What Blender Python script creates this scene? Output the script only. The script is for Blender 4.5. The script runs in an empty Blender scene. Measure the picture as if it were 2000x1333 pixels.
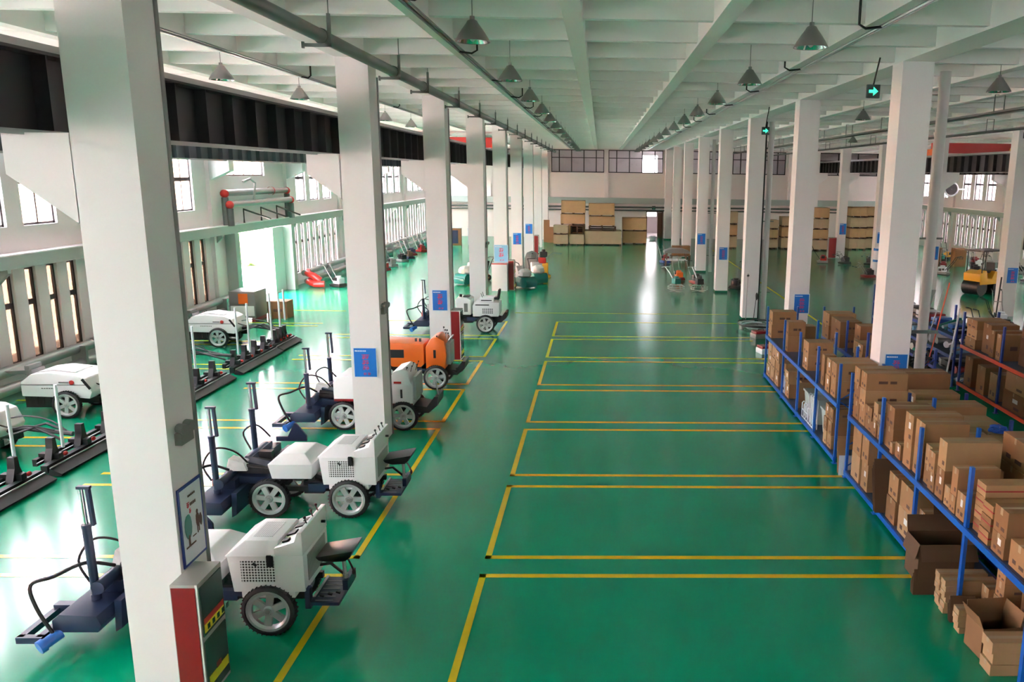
import bpy, bmesh, math, random
from mathutils import Vector, Matrix, Euler
random.seed(7)
SC = bpy.context.scene
COL = SC.collection
PI = math.pi

# ------------------------------------------------------------------ materials
def mat(name, col, rough=.5, metal=0., spec=.5, coat=0., noise=None, bump=None, emit=None):
    m = bpy.data.materials.new(name); m.use_nodes = True
    nt = m.node_tree; b = nt.nodes['Principled BSDF']
    b.inputs['Base Color'].default_value = (*col, 1)
    b.inputs['Roughness'].default_value = rough
    b.inputs['Metallic'].default_value = metal
    b.inputs['Specular IOR Level'].default_value = spec
    if coat: b.inputs['Coat Weight'].default_value = coat; b.inputs['Coat Roughness'].default_value = .08
    if noise:                       # (scale, amount): wear and colour variation that belongs to the surface
        tc = nt.nodes.new('ShaderNodeTexCoord'); n = nt.nodes.new('ShaderNodeTexNoise')
        n.inputs['Scale'].default_value = noise[0]; n.inputs['Detail'].default_value = 4
        nt.links.new(tc.outputs['Object'], n.inputs['Vector'])
        mx = nt.nodes.new('ShaderNodeMix'); mx.data_type = 'RGBA'
        a = noise[1]
        mx.inputs[6].default_value = (*[max(0, c*(1-a)) for c in col], 1)
        mx.inputs[7].default_value = (*[min(1, c*(1+a)) for c in col], 1)
        nt.links.new(n.outputs['Fac'], mx.inputs[0]); nt.links.new(mx.outputs[2], b.inputs['Base Color'])
    if bump:
        tc = nt.nodes.new('ShaderNodeTexCoord'); n = nt.nodes.new('ShaderNodeTexNoise')
        n.inputs['Scale'].default_value = bump[0]; bp = nt.nodes.new('ShaderNodeBump')
        bp.inputs['Strength'].default_value = bump[1]; bp.inputs['Distance'].default_value = bump[2] if len(bump) > 2 else .01
        nt.links.new(tc.outputs['Object'], n.inputs['Vector']); nt.links.new(n.outputs['Fac'], bp.inputs['Height'])
        nt.links.new(bp.outputs['Normal'], b.inputs['Normal'])
    if emit:
        b.inputs['Emission Color'].default_value = (*col, 1); b.inputs['Emission Strength'].default_value = emit
    return m

def floor_mat():
    m = bpy.data.materials.new('green_epoxy'); m.use_nodes = True; nt = m.node_tree; b = nt.nodes['Principled BSDF']
    tc = nt.nodes.new('ShaderNodeTexCoord')
    n = nt.nodes.new('ShaderNodeTexNoise'); n.inputs['Scale'].default_value = .35; n.inputs['Detail'].default_value = 5
    nt.links.new(tc.outputs['Object'], n.inputs['Vector'])
    r = nt.nodes.new('ShaderNodeValToRGB')
    r.color_ramp.elements[0].color = (.0, .22, .11, 1); r.color_ramp.elements[0].position = .3
    r.color_ramp.elements[1].color = (.0, .25, .124, 1); r.color_ramp.elements[1].position = .7
    nt.links.new(n.outputs['Fac'], r.inputs['Fac']); nt.links.new(r.outputs['Color'], b.inputs['Base Color'])
    b.inputs['Roughness'].default_value = .17; b.inputs['Specular IOR Level'].default_value = .33
    n2 = nt.nodes.new('ShaderNodeTexNoise'); n2.inputs['Scale'].default_value = 1.1; n2.inputs['Detail'].default_value = 3
    nt.links.new(tc.outputs['Object'], n2.inputs['Vector'])
    bp = nt.nodes.new('ShaderNodeBump'); bp.inputs['Strength'].default_value = .05; bp.inputs['Distance'].default_value = .02
    nt.links.new(n2.outputs['Fac'], bp.inputs['Height']); nt.links.new(bp.outputs['Normal'], b.inputs['Normal'])
    return m

def glass_mat():
    m = bpy.data.materials.new('window_glass'); m.use_nodes = True; nt = m.node_tree
    nt.nodes.remove(nt.nodes['Principled BSDF']); out = nt.nodes['Material Output']
    t = nt.nodes.new('ShaderNodeBsdfTransparent'); t.inputs['Color'].default_value = (.93, .96, .97, 1)
    g = nt.nodes.new('ShaderNodeBsdfGlossy'); g.inputs['Roughness'].default_value = .02
    mx = nt.nodes.new('ShaderNodeMixShader'); mx.inputs['Fac'].default_value = .07
    nt.links.new(t.outputs[0], mx.inputs[1]); nt.links.new(g.outputs[0], mx.inputs[2]); nt.links.new(mx.outputs[0], out.inputs['Surface'])
    return m

def dimming_film_mat():
    """peach film invented to dim the bright outside in the near lower windows"""
    m = bpy.data.materials.new('peach_dimming_film'); m.use_nodes = True; nt = m.node_tree
    nt.nodes.remove(nt.nodes['Principled BSDF']); out = nt.nodes['Material Output']
    t = nt.nodes.new('ShaderNodeBsdfTransparent'); t.inputs['Color'].default_value = (.135, .115, .095, 1)  # low transmission added so the overbright yard shows as peach
    d = nt.nodes.new('ShaderNodeBsdfDiffuse'); d.inputs['Color'].default_value = (.6, .40, .25, 1)
    mx = nt.nodes.new('ShaderNodeMixShader'); mx.inputs['Fac'].default_value = .12
    nt.links.new(t.outputs[0], mx.inputs[1]); nt.links.new(d.outputs[0], mx.inputs[2]); nt.links.new(mx.outputs[0], out.inputs['Surface'])
    return m

def perforated_mat(name, base, hole, k, duty=.25, axes=('X', 'Z')):
    """sheet metal with a diamond pattern of punched holes"""
    m = bpy.data.materials.new(name); m.use_nodes = True; nt = m.node_tree; b = nt.nodes['Principled BSDF']
    tc = nt.nodes.new('ShaderNodeTexCoord'); s = nt.nodes.new('ShaderNodeSeparateXYZ'); nt.links.new(tc.outputs['Object'], s.inputs[0])
    def math_(op, a, c=None):
        n = nt.nodes.new('ShaderNodeMath'); n.operation = op
        for i, v in enumerate((a, c)):
            if v is None: continue
            if isinstance(v, (int, float)): n.inputs[i].default_value = v
            else: nt.links.new(v, n.inputs[i])
        return n.outputs[0]
    u, v = s.outputs[axes[0]], s.outputs[axes[1]]
    p = math_('SINE', math_('MULTIPLY', math_('ADD', u, v), k)); q = math_('SINE', math_('MULTIPLY', math_('SUBTRACT', u, v), k))
    h = math_('GREATER_THAN', math_('MULTIPLY', p, q), duty)
    mx = nt.nodes.new('ShaderNodeMix'); mx.data_type = 'RGBA'; mx.inputs[6].default_value = (*base, 1); mx.inputs[7].default_value = (*hole, 1)
    nt.links.new(h, mx.inputs[0]); nt.links.new(mx.outputs[2], b.inputs['Base Color']); b.inputs['Roughness'].default_value = .45
    return m

def carton_mat(name, col):
    m = mat(name, col, .75, noise=(6, .1))
    return m

M = dict(
 white_paint=mat('white_paint', (.82, .78, .78), .55, noise=(.7, .03)),
 ceiling_paint=mat('ceiling_paint', (.93, .895, .885), .6),
 wall_paint=mat('wall_paint', (.77, .735, .735), .6, noise=(.5, .04)),
 pink_paint=mat('pinkish_paint', (.80, .73, .71), .65),
 ledge_paint=mat('grey_green_paint', (.36, .43, .40), .5),
 grey_green_paint=mat('pale_grey_green_paint', (.60, .66, .64), .5),
 floor=floor_mat(),
 yellow_line=mat('yellow_line_paint', (.62, .47, .01), .2, noise=(3, .12)),
 floor_green=mat('green_base_paint', (.0, .09, .045), .25),
 glass=glass_mat(), film=dimming_film_mat(),
 frame_brown=mat('brown_window_frame', (.035, .024, .024), .4),
 frame_black=mat('black_window_frame', (.015, .015, .017), .4),
 girder=mat('charcoal_girder_paint', (.022, .022, .024), .45),
 girder_teal=mat('dark_slate_girder_paint', (.035, .05, .058), .45),
 pipe_grey=mat('grey_pipe_paint', (.11, .13, .12), .4, .2),
 pipe_light=mat('light_pipe_paint', (.62, .60, .58), .45),
 galv=mat('galvanised_steel', (.42, .43, .43), .35, .8),
 lamp_grey=mat('lamp_grey_aluminium', (.23, .23, .22), .4, .3),
 lamp_mirror=mat('lamp_reflector_mirror', (.85, .86, .86), .15, 1.),
 black=mat('black_rubber', (.006, .006, .007), .5),
 black_gloss=mat('black_gloss_plastic', (.008, .008, .009), .35),
 tyre=mat('tyre_rubber', (.016, .015, .016), .7),
 rim=mat('silver_alloy', (.56, .57, .57), .32, .35),
 machine_white=mat('machine_white_enamel', (.88, .87, .88), .28, coat=.3),
 navy=mat('navy_machine_paint', (.013, .023, .058), .35),
 bright_blue=mat('bright_blue_motor_paint', (.01, .11, .42), .35),
 chrome=mat('chrome_rod', (.75, .76, .78), .15, 1.),
 steel=mat('bare_steel', (.45, .45, .45), .4, .8),
 orange=mat('orange_machine_paint', (.80, .15, .015), .32, coat=.2),
 red=mat('red_enamel', (.20, .004, .007), .35),
 red_bright=mat('bright_red_paint', (.42, .02, .015), .4),
 perf_white=perforated_mat('perforated_white_panel', (.78, .79, .80), (.02, .02, .02), 95, .18),
 perf_top=perforated_mat('perforated_top_panel', (.74, .75, .76), (.2, .2, .2), 150, .1, ('X', 'Y')),
 perf_rear=perforated_mat('perforated_rear_panel', (.5, .5, .48), (.1, .1, .1), 170, .1, ('Y', 'Z')),
 carton_a=carton_mat('tan_cardboard', (.31, .165, .07)),
 carton_b=carton_mat('brown_cardboard', (.22, .108, .042)),
 carton_c=carton_mat('pale_cardboard', (.37, .22, .105)),
 carton_d=carton_mat('dark_cardboard', (.10, .048, .02)),
 tape=mat('packing_tape', (.46, .34, .22), .25),
 red_tape=mat('red_band_tape', (.30, .01, .012), .4),
 print_ink=mat('dark_carton_print', (.09, .045, .03), .7),
 paper=mat('white_paper_label', (.75, .75, .74), .6),
 rack_blue=mat('blue_rack_enamel', (.003, .085, .40), .35),
 rack_navy=mat('deep_blue_rack_enamel', (.006, .035, .22), .4),
 rack_orange=mat('orange_red_beam_enamel', (.62, .07, .025), .4),
 shelf_dark=mat('dark_shelf_board', (.03, .05, .09), .5),
 ply=mat('pine_plywood', (.50, .315, .15), .65, noise=(2.5, .14)),
 ply_dark=mat('pale_board', (.47, .36, .22), .65, noise=(2.5, .1)),
 timber=mat('timber_skid', (.10, .05, .025), .8),
 poster_blue=mat('poster_blue', (.0, .15, .55), .35),
 poster_white=mat('poster_white', (.72, .76, .80), .35),
 poster_cyan=mat('poster_light_blue', (.22, .50, .72), .35),
 poster_red=mat('poster_red_letters', (.62, .02, .06), .4),
 poster_frame=mat('navy_poster_frame', (.008, .03, .22), .4),
 sign_green=mat('exit_sign_green', (.03, .55, .30), .4, emit=1.1),
 sign_black=mat('exit_sign_case', (.012, .03, .025), .4),
 cabinet_grey=mat('cabinet_grey_metal', (.36, .34, .31), .4, .2),
 cabinet_glass=mat('dark_cabinet_glass', (.045, .07, .06), .12),
 yellow_sign=mat('yellow_sign', (.75, .62, .02), .4),
 yellow=mat('yellow_machine_paint', (.72, .36, .01), .35),
 teal=mat('teal_machine_paint', (.0, .15, .13), .35),
 leaf=mat('leaf_green', (.05, .14, .03), .6),
 brown=mat('brown_leather', (.10, .05, .03), .6),
 concrete=mat('pale_concrete', (.78, .74, .73), .8, noise=(.4, .06)),
 peach=mat('peach_render', (.78, .42, .24), .8),
 hedge=mat('clipped_hedge', (.10, .17, .05), .8, noise=(4, .4)),
 asphalt=mat('kerb_yellow', (.62, .50, .12), .7),
 bag_white=mat('white_bag_film', (.68, .67, .66), .5, bump=(9, .6, .05)),
)

# ------------------------------------------------------------------ mesh builder
class MB:
    def __init__(s): s.v = []; s.f = []; s.m = []; s.mi = 0
    def add(s, vs, fs):
        o = len(s.v); s.v += [tuple(v) for v in vs]
        for f in fs: s.f.append(tuple(i+o for i in f)); s.m.append(s.mi)
        return s
    def box(s, x0, x1, y0, y1, z0, z1):
        vs = [(x, y, z) for z in (z0, z1) for y in (y0, y1) for x in (x0, x1)]
        return s.add(vs, [(0, 2, 3, 1), (4, 5, 7, 6), (0, 1, 5, 4), (2, 6, 7, 3), (0, 4, 6, 2), (1, 3, 7, 5)])
    def obox(s, c, size, rot=(0, 0, 0)):
        R = Euler(rot).to_matrix(); c = Vector(c)
        vs = [c + R @ Vector((x*size[0]/2, y*size[1]/2, z*size[2]/2)) for z in (-1, 1) for y in (-1, 1) for x in (-1, 1)]
        return s.add(vs, [(0, 2, 3, 1), (4, 5, 7, 6), (0, 1, 5, 4), (2, 6, 7, 3), (0, 4, 6, 2), (1, 3, 7, 5)])
    def hexa(s, base, top):
        """two quads joined into a solid (chamfered lids, tapered bodies)"""
        return s.add(list(base)+list(top), [(3, 2, 1, 0), (4, 5, 6, 7), (0, 1, 5, 4), (1, 2, 6, 5), (2, 3, 7, 6), (3, 0, 4, 7)])
    def prism(s, poly, axis, a0, a1):
        n = len(poly)
        def P(p, a):
            return (p[0], a, p[1]) if axis == 'y' else ((a, p[0], p[1]) if axis == 'x' else (p[0], p[1], a))
        vs = [P(p, a0) for p in poly] + [P(p, a1) for p in poly]
        fs = [tuple(range(n)), tuple(range(2*n-1, n-1, -1))] + [((i+1) % n, i, n+i, n+(i+1) % n) for i in range(n)]
        return s.add(vs, fs)
    def tube(s, pts, r, n=8, caps=True):
        pts = [Vector(p) for p in pts]; L = len(pts); rs = r if isinstance(r, (list, tuple)) else [r]*L
        t0 = (pts[1]-pts[0]).normalized(); up = Vector((0, 0, 1)) if abs(t0.z) < .9 else Vector((1, 0, 0))
        u = t0.cross(up).normalized(); vs = []
        for i, p in enumerate(pts):
            t = (pts[min(i+1, L-1)]-pts[max(i-1, 0)]).normalized()
            u = (u - t*u.dot(t)).normalized(); w = t.cross(u)
            for k in range(n):
                a = 2*PI*k/n; vs.append(p + (u*math.cos(a)+w*math.sin(a))*rs[i])
        fs = [(i*n+k, i*n+(k+1) % n, (i+1)*n+(k+1) % n, (i+1)*n+k) for i in range(L-1) for k in range(n)]
        if caps: fs += [tuple(range(n-1, -1, -1)), tuple((L-1)*n+k for k in range(n))]
        return s.add(vs, fs)
    def cyl(s, p0, p1, r, n=14, r1=None): return s.tube([p0, p1], [r, r if r1 is None else r1], n)
    def lathe(s, prof, c, axis='z', n=24, closed=False):
        c = Vector(c); vs = []
        for r, h in prof:
            for k in range(n):
                a = 2*PI*k/n; x, y = r*math.cos(a), r*math.sin(a)
                vs.append(c + Vector((x, y, h) if axis == 'z' else ((x, h, y) if axis == 'y' else (h, x, y))))
        L = len(prof); rng = range(L if closed else L-1)
        fs = [(i*n+k, i*n+(k+1) % n, ((i+1) % L)*n+(k+1) % n, ((i+1) % L)*n+k) for i in rng for k in range(n)]
        return s.add(vs, fs)
    def blob(s, c, size, seed=0, jit=.15, nu=10, nv=7):
        rd = random.Random(seed); vs = []
        for i in range(nv+1):
            th = PI*i/nv
            for k in range(nu):
                ph = 2*PI*k/nu; j = 1 + (rd.random()-.5)*2*jit if 0 < i < nv else 1
                vs.append((c[0]+size[0]*j*math.sin(th)*math.cos(ph), c[1]+size[1]*j*math.sin(th)*math.sin(ph), c[2]+size[2]*j*math.cos(th)))
        fs = [(i*nu+k, (i+1)*nu+k, (i+1)*nu+(k+1) % nu, i*nu+(k+1) % nu) for i in range(nv) for k in range(nu)]
        return s.add(vs, fs)
    def data(s, name, mats, smooth=False, bevel=0):
        me = bpy.data.meshes.new(name); me.from_pydata(s.v, [], s.f); 
        for mm in (mats if isinstance(mats, (list, tuple)) else [mats]): me.materials.append(mm)
        me.polygons.foreach_set('material_index', s.m)
        bm = bmesh.new(); bm.from_mesh(me)
        if bevel:
            bmesh.ops.remove_doubles(bm, verts=bm.verts, dist=1e-5)
            es = [e for e in bm.edges if len(e.link_faces) == 2 and e.calc_face_angle(0) > .35]
            bmesh.ops.bevel(bm, geom=es, offset=bevel, segments=2, affect='EDGES', profile=.6, clamp_overlap=True)
        bmesh.ops.recalc_face_normals(bm, faces=bm.faces)
        bm.to_mesh(me); bm.free()
        if smooth or bevel:
            me.polygons.foreach_set('use_smooth', [True]*len(me.polygons)); me.set_sharp_from_angle(angle=.7)
        me.update(); return me
    def build(s, name, mats, parent=None, loc=None, rotz=0, smooth=False, bevel=0):
        o = bpy.data.objects.new(name, s.data(name, mats, smooth, bevel)); COL.objects.link(o)
        if parent: o.parent = parent
        if loc is not None: o.location = loc
        if rotz: o.rotation_euler = (0, 0, rotz)
        return o

LABELS = set()
def tag(o, label, cat, group=None):
    o['label'] = label; o['category'] = cat
    if group: o['group'] = group
    return o
def thing(name, label, cat, loc=(0, 0, 0), rotz=0, group=None):
    o = bpy.data.objects.new(name, None); COL.objects.link(o); o.location = loc; o.rotation_euler = (0, 0, rotz)
    o.empty_display_size = .1
    return tag(o, label, cat, group)
def struct(o): o['kind'] = 'structure'; return o
def copy_tree(o, loc=None, rotz=None, label=None, parent=None):
    c = o.copy(); COL.objects.link(c)
    if parent: c.parent = parent
    if loc is not None: c.location = loc
    if rotz is not None: c.rotation_euler = (0, 0, rotz)
    if label: c['label'] = label
    for ch in list(o.children): copy_tree(ch, parent=c)
    return c
ORD = ['first', 'second', 'third', 'fourth', 'fifth', 'sixth', 'seventh', 'eighth', 'ninth', 'tenth', 'eleventh', 'twelfth', 'thirteenth', 'fourteenth', 'fifteenth', 'sixteenth', 'seventeenth', 'eighteenth', 'nineteenth', 'twentieth']
def nearest(i): return 'nearest' if i == 0 else ORD[i]+' nearest'

# ------------------------------------------------------------------ camera (eye 5.2 m up on the gallery)
cam = bpy.data.objects.new('camera', bpy.data.cameras.new('camera')); COL.objects.link(cam); SC.camera = cam
FPX, CX, CY, PIT, YAW, ROL = 1576.3, 1209.4, 667., .2039, -.0254, .0135
cam.data.sensor_width = 36; cam.data.sensor_fit = 'HORIZONTAL'; cam.data.lens = FPX/2000*36
cam.data.shift_x = -(CX-1000)/2000; cam.data.shift_y = (CY-666.5)/2000
cam.data.clip_end = 400; cam.data.clip_start = .05
_c, _s = math.cos(YAW), math.sin(YAW); r_ = Vector((_c, _s, 0)); y_ = Vector((-_s, _c, 0))
d_ = y_*math.cos(PIT)-Vector((0, 0, math.sin(PIT))); v_ = -(y_*math.sin(PIT)+Vector((0, 0, math.cos(PIT))))
ix = r_*math.cos(ROL)-v_*math.sin(ROL); iy = r_*math.sin(ROL)+v_*math.cos(ROL)
m3 = Matrix((ix, -iy, -d_)).transposed(); cam.matrix_world = Matrix.Translation((0, 0, 5.2)) @ m3.to_4x4()
SC.view_settings.view_transform = 'Standard'; SC.view_settings.look = 'None'; SC.view_settings.gamma = 1
SC.view_settings.use_curve_mapping = False
SC.view_settings.exposure = 1.12
try:
    SC.cycles.use_denoising = True; SC.cycles.max_bounces = 10; SC.cycles.diffuse_bounces = 6; SC.cycles.sample_clamp_indirect = 8
    SC.cycles.transparent_max_bounces = 12
except Exception: pass

# ------------------------------------------------------------------ the hall
YB, YF = -9.6, 68.0          # back and far walls
XW, XE = -13.9, 25.5          # left and right walls (inner faces)
ZT = 7.62                     # underside of roof slab
struct(MB().box(XW-.3, XE+.3, YB-.3, YF+.3, -.3, 0).build('floor', M['floor']))
struct(MB().box(XW-.3, XE+.3, YB-.3, YF+.3, ZT, ZT+.3).build('ceiling', M['ceiling_paint']))
LY = [.1, 7.55, 15.2, 22.35, 29.45, 36.45, 43.6, 50.9, 58.2, 65.3]     # front faces of the left row (first stands behind the camera)
RY = [-.2, 7.2, 14.58, 21.98, 29.1, 36.2, 43.9, 51.5, 58.97, 66.2]
ledge_z = (2.87, 3.17)
# ceiling beams along the hall and ribs across it
BX = [-11.6, -8.6, -6.5, -4.46, -2.42, -.38, 1.62, 3.66, 5.52, 7.6, 9.7, 11.8, 13.8, 15.75, 18, 20.5, 23]
for x in BX:
    w = .29 if x in (-4.46, 5.52, 15.75) else .125
    struct(MB().box(x-w, x+w, YB, YF, 7.19, ZT).build('beam', M['ceiling_paint']))
y = -8.33
while y < YF:
    struct(MB().box(XW, XE, y-.07, y+.07, 7.23, ZT).build('cross_beam', M['ceiling_paint']))
    y += 1.8

def column(x0, x1, y0, corbel=0, group=None):
    m = MB(); m.box(x0, x1, y0, y0+.52, 0, 7.19)
    if corbel:
        xa = x0 if corbel < 0 else x1; t = corbel*.62
        m.prism([(xa, 4.68), (xa+t, 5.13), (xa+t, 5.5), (xa, 5.5)], 'y', y0+.02, y0+.5)
        m.box(*(sorted((xa, xa+corbel*.02))), y0+.02, y0+.5, 4.68, 5.5)
    o = struct(m.build('column', M['white_paint']))
    if not corbel: struct(MB().box(x0-.006, x1+.006, y0-.006, y0+.526, 0, .1).build('column_base', M['floor_green'], o))
    return o
for y0 in LY: column(-4.75, -4.17, y0, -1)
for y0 in RY: column(5.24, 5.79, y0)
for y0 in (30.5, 37.9, 45.3, 52.7, 60.1): column(15.5, 16.05, y0, 1)
for y0 in (1.2, 8.3, 15.7, 23.1): column(15.5, 16.05, y0, 1)

# ---- side walls with slit windows below the ledge and tall windows above
PB = [-9.4, -7.0, .3, 7.8, 15.2, 22.35, 29.5, 36.6, 43.9, 51.2, 58.5, 65.6]        # pilasters
def side_wall(side):
    s = -1 if side == 'left' else 1
    xi = XW if s < 0 else XE
    X = lambda a: xi + s*a                    # a = distance into the wall
    w = MB()
    def bx(a0, a1, y0, y1, z0, z1):
        xs = sorted((X(a0), X(a1))); w.box(xs[0], xs[1], y0, y1, z0, z1)
    low = []; up = []
    for i in range(len(PB)):
        p0 = PB[i]; p1 = PB[i+1] if i+1 < len(PB) else YF
        if i: bx(-.14, .17, p0-.22, p0+.22, 0, ZT)             # pilaster
        a = p0+.22 if i else YB
        b = p1-.22 if i+1 < len(PB) else YF
        door = (s < 0 and i == 6)
        segs = [(a, 30.5), (36.05, b)] if door else [(a, b)]
        for (u, v) in segs:
            bx(0, .17, u, v, 0, .55); bx(0, .17, u, v, 2.8, 3.8)
            if door: bx(0, .17, u, v, .55, 2.8)
        if door:
            bx(0, .17, 30.5, 36.05, 2.9, 3.8); bx(0, .17, 30.9, 34.4, 3.8, 4.95); bx(0, .17, a, 30.9, 3.8, 6.9); bx(0, .17, 34.4, b, 3.8, 6.9); up.append((30.9, 34.4, 4.95, 6.9))
        else:
            n = max(1, int((b-a-.1)/.787)); off = (b-a-(n*.787-.4))/2; y = a+off; last = a
            for k in range(n):
                bx(0, .17, last, y, .55, 2.8); low.append((y, y+.387, .55, 2.8)); last = y+.387; y += .787
            bx(0, .17, last, b, .55, 2.8)
            n = max(1, int((b-a)/1.78)); off = (b-a-(n*1.8-.56))/2; y = a+off; last = a
            for k in range(n):
                bx(0, .17, last, y, 3.8, 6.9); up.append((y, y+1.24, 3.8, 6.9)); last = y+1.24; y += 1.8
            bx(0, .17, last, b, 3.8, 6.9)
        bx(0, .17, a, b, 6.9, ZT)
    struct(w.build('wall_'+side, M['wall_paint']))
    # ledge (ring beam) on short brackets
    l = MB(); xs = sorted((X(0), X(-.36)))
    l.box(xs[0], xs[1], YB, YF, *ledge_z)
    for p in PB[1:]:
        for dy in (0, 3.6):
            l.prism([(X(0), 2.45), (X(0), 2.87), (X(-.34), 2.87), (X(-.34), 2.78)], 'y', p+dy-.06, p+dy+.06)
    struct(l.build('trim_ledge_'+side, M['ledge_paint']))
    c = MB(); xs = sorted((X(0), X(-.38))); c.box(xs[0], xs[1], YB, YF, ledge_z[1], ledge_z[1]+.03); struct(c.build('trim_ledge_cap_'+side, M['white_paint']))
    return low, up, X

def window_obj(n, X, y0, y1, z0, z1, kind):
    f = MB(); a0, a1 = .075, .125; t = .055
    def bx(u0, u1, v0, v1, t0=a0, t1=a1):
        xs = sorted((X(t0), X(t1))); f.box(xs[0], xs[1], u0, u1, v0, v1)
    bx(y0, y0+t, z0, z1); bx(y1-t, y1, z0, z1); bx(y0, y1, z0, z0+t); bx(y0, y1, z1-t, z1)
    zm = z0+(z1-z0)*.62 if kind == 'low' else z0+1.05
    bx(y0, y1, zm-.065, zm+.065)
    if kind != 'low':
        k = 2 if y1-y0 < 2 else 4
        for i in range(1, k): yy = y0+(y1-y0)*i/k; bx(yy-.025, yy+.025, z0, z1)
    o = struct(f.build('window_%d' % n, M['frame_brown']))
    xs = sorted((X(.10), X(.106)))
    struct(MB().box(xs[0], xs[1], y0+t, y1-t, z0+t, z1-t).build('window_pane', M['film' if kind == 'low' and X(0) < 0 and 12 < y0 < 29 else 'glass'], o))
WN = 1
for side in ('left', 'right'):
    low, up, X = side_wall(side)
    for (a, b, c, d) in low: window_obj(WN, X, a, b, c, d, 'low'); WN += 1
    for (a, b, c, d) in up: window_obj(WN, X, a, b, c, d, 'up'); WN += 1

# ---- end walls
w = MB()
FW = [(-4.05, .30), (.64, 5.15), (7.0, 10.2), (10.9, 15.3), (17, 24), (-13, -9.5), (-9, -5.3)]
w.box(XW-.3, 3.92, YF, YF+.3, 0, 2.8); w.box(5.15, XE+.3, YF, YF+.3, 0, 2.8); w.box(3.92, 5.15, YF, YF+.3, 2.15, 2.8)
w.box(XW-.3, XE+.3, YF, YF+.3, 2.8, 5.33)
xs = sorted(FW); last = XW-.3
for a, b in xs: w.box(last, a, YF, YF+.3, 5.33, 7.16); last = b
w.box(last, XE+.3, YF, YF+.3, 5.33, 7.16); w.box(XW-.3, XE+.3, YF, YF+.3, 7.16, ZT)
struct(w.build('wall_far', M['pink_paint']))
for a, b in FW:
    f = MB(); t = .07; z0, z1 = 5.33, 7.16
    f.box(a, a+t, YF-.02, YF+.06, z0, z1); f.box(b-t, b, YF-.02, YF+.06, z0, z1); f.box(a, b, YF-.02, YF+.06, z0, z0+t); f.box(a, b, YF-.02, YF+.06, z1-t, z1)
    f.box(a, b, YF-.02, YF+.06, 6.48, 6.54)
    k = 5
    for i in range(1, k): xx = a+(b-a)*(i-.35)/(k-.7); f.box(xx-.04, xx+.04, YF-.02, YF+.06, z0, z1)
    o = struct(f.build('window_%d' % WN, M['frame_black'])); WN += 1
    struct(MB().box(a, b, YF+.015, YF+.022, z0, z1).build('window_pane', M['glass'], o))
struct(MB().box(XW, XE, YF-.3, YF, 2.82, 3.3).build('trim_ledge_far', M['ledge_paint']))
for x in (-4.46, .47, 5.5, 10.6, 15.75, -9.2, 20.5):
    struct(MB().box(x-.18, x+.18, YF-.16, YF, 3.3, 7.19).build('pilaster', M['white_paint']))
for z, r in ((2.55, .07), (2.3, .06)):
    p = MB(); p.tube([(XW+.2, YF-.2, z), (3.2, YF-.2, z), (XE-.2, YF-.2, z)], r, 8)
    tag(p.build('wall_pipe', M['pipe_grey'], smooth=True), 'grey pipe along the far wall under the ledge, %s one' % ('upper' if z > 2.4 else 'lower'), 'pipe', 'far wall pipes')
# room behind the far windows and door
w = MB(); w.box(3.75, 5.1, YF+6, YF+6.3, 0, 1.5); w.box(XW, 3.75, YF+6, YF+6.3, 0, ZT); w.box(5.1, XE, YF+6, YF+6.3, 0, ZT); w.box(3.75, 5.1, YF+6, YF+6.3, 2.3, 5.2); w.box(3.75, 5.1, YF+6, YF+6.3, 6.9, ZT)
struct(w.build('wall_corridor', M['wall_paint']))
struct(MB().box(XW, XE, YF+.3, YF+6, -.3, 0).build('floor_corridor', M['concrete']))
struct(MB().box(XW, XE, YF+.3, YF+6, 7.4, 7.7).build('ceiling_corridor', M['wall_paint']))
struct(MB().box(XE-.1, XE+.2, YF+.3, YF+6, 0, 7.4).build('wall_corridor_right', M['wall_paint']))
struct(MB().box(XW-.2, XW+.1, YF+.3, YF+6, 0, 7.4).build('wall_corridor_left', M['wall_paint']))
# far door: frame, leaf standing open
d = MB(); d.box(3.84, 3.92, YF-.05, YF+.3, 0, 2.2); d.box(5.15, 5.23, YF-.05, YF+.3, 0, 2.2); d.box(3.84, 5.23, YF-.05, YF+.3, 2.15, 2.24)
door = struct(d.build('door_1', M['timber']))
struct(MB().box(4.78, 5.16, YF-.06, YF, 0, 2.13).build('door_leaf', M['timber'], door))
# back wall behind the camera, with unseen windows placed and sized to light ceiling and columns
w = MB(); w.box(XW-.3, XE+.3, YB-.3, YB, 0, 4.9); w.box(XW-.3, XE+.3, YB-.3, YB, 7.1, ZT)
bw = [(a, a+w_) for a, w_ in ((7.0, 1.8), (10, 1.8), (13, 1.8))]; last = XW-.3
for a, b in bw: w.box(last, a, YB-.3, YB, 4.9, 7.1); last = b
w.box(last, XE+.3, YB-.3, YB, 4.9, 7.1)
struct(w.build('wall_back', M['wall_paint']))
for a, b in bw:
    f = MB(); z0, z1 = 4.9, 7.1
    for u in (a, b-.07): f.box(u, u+.07, YB-.1, YB-.02, z0, z1)
    for z in (z0, 6.4, z1-.07): f.box(a, b, YB-.1, YB-.02, z, z+.07)
    for k in range(1, 5): xx = a+(b-a)*k/5; f.box(xx-.03, xx+.03, YB-.1, YB-.02, z0, z1)
    o = struct(f.build('window_%d' % WN, M['frame_black'])); WN += 1
    struct(MB().box(a, b, YB-.07, YB-.063, z0, z1).build('window_pane', M['glass'], o))

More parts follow.
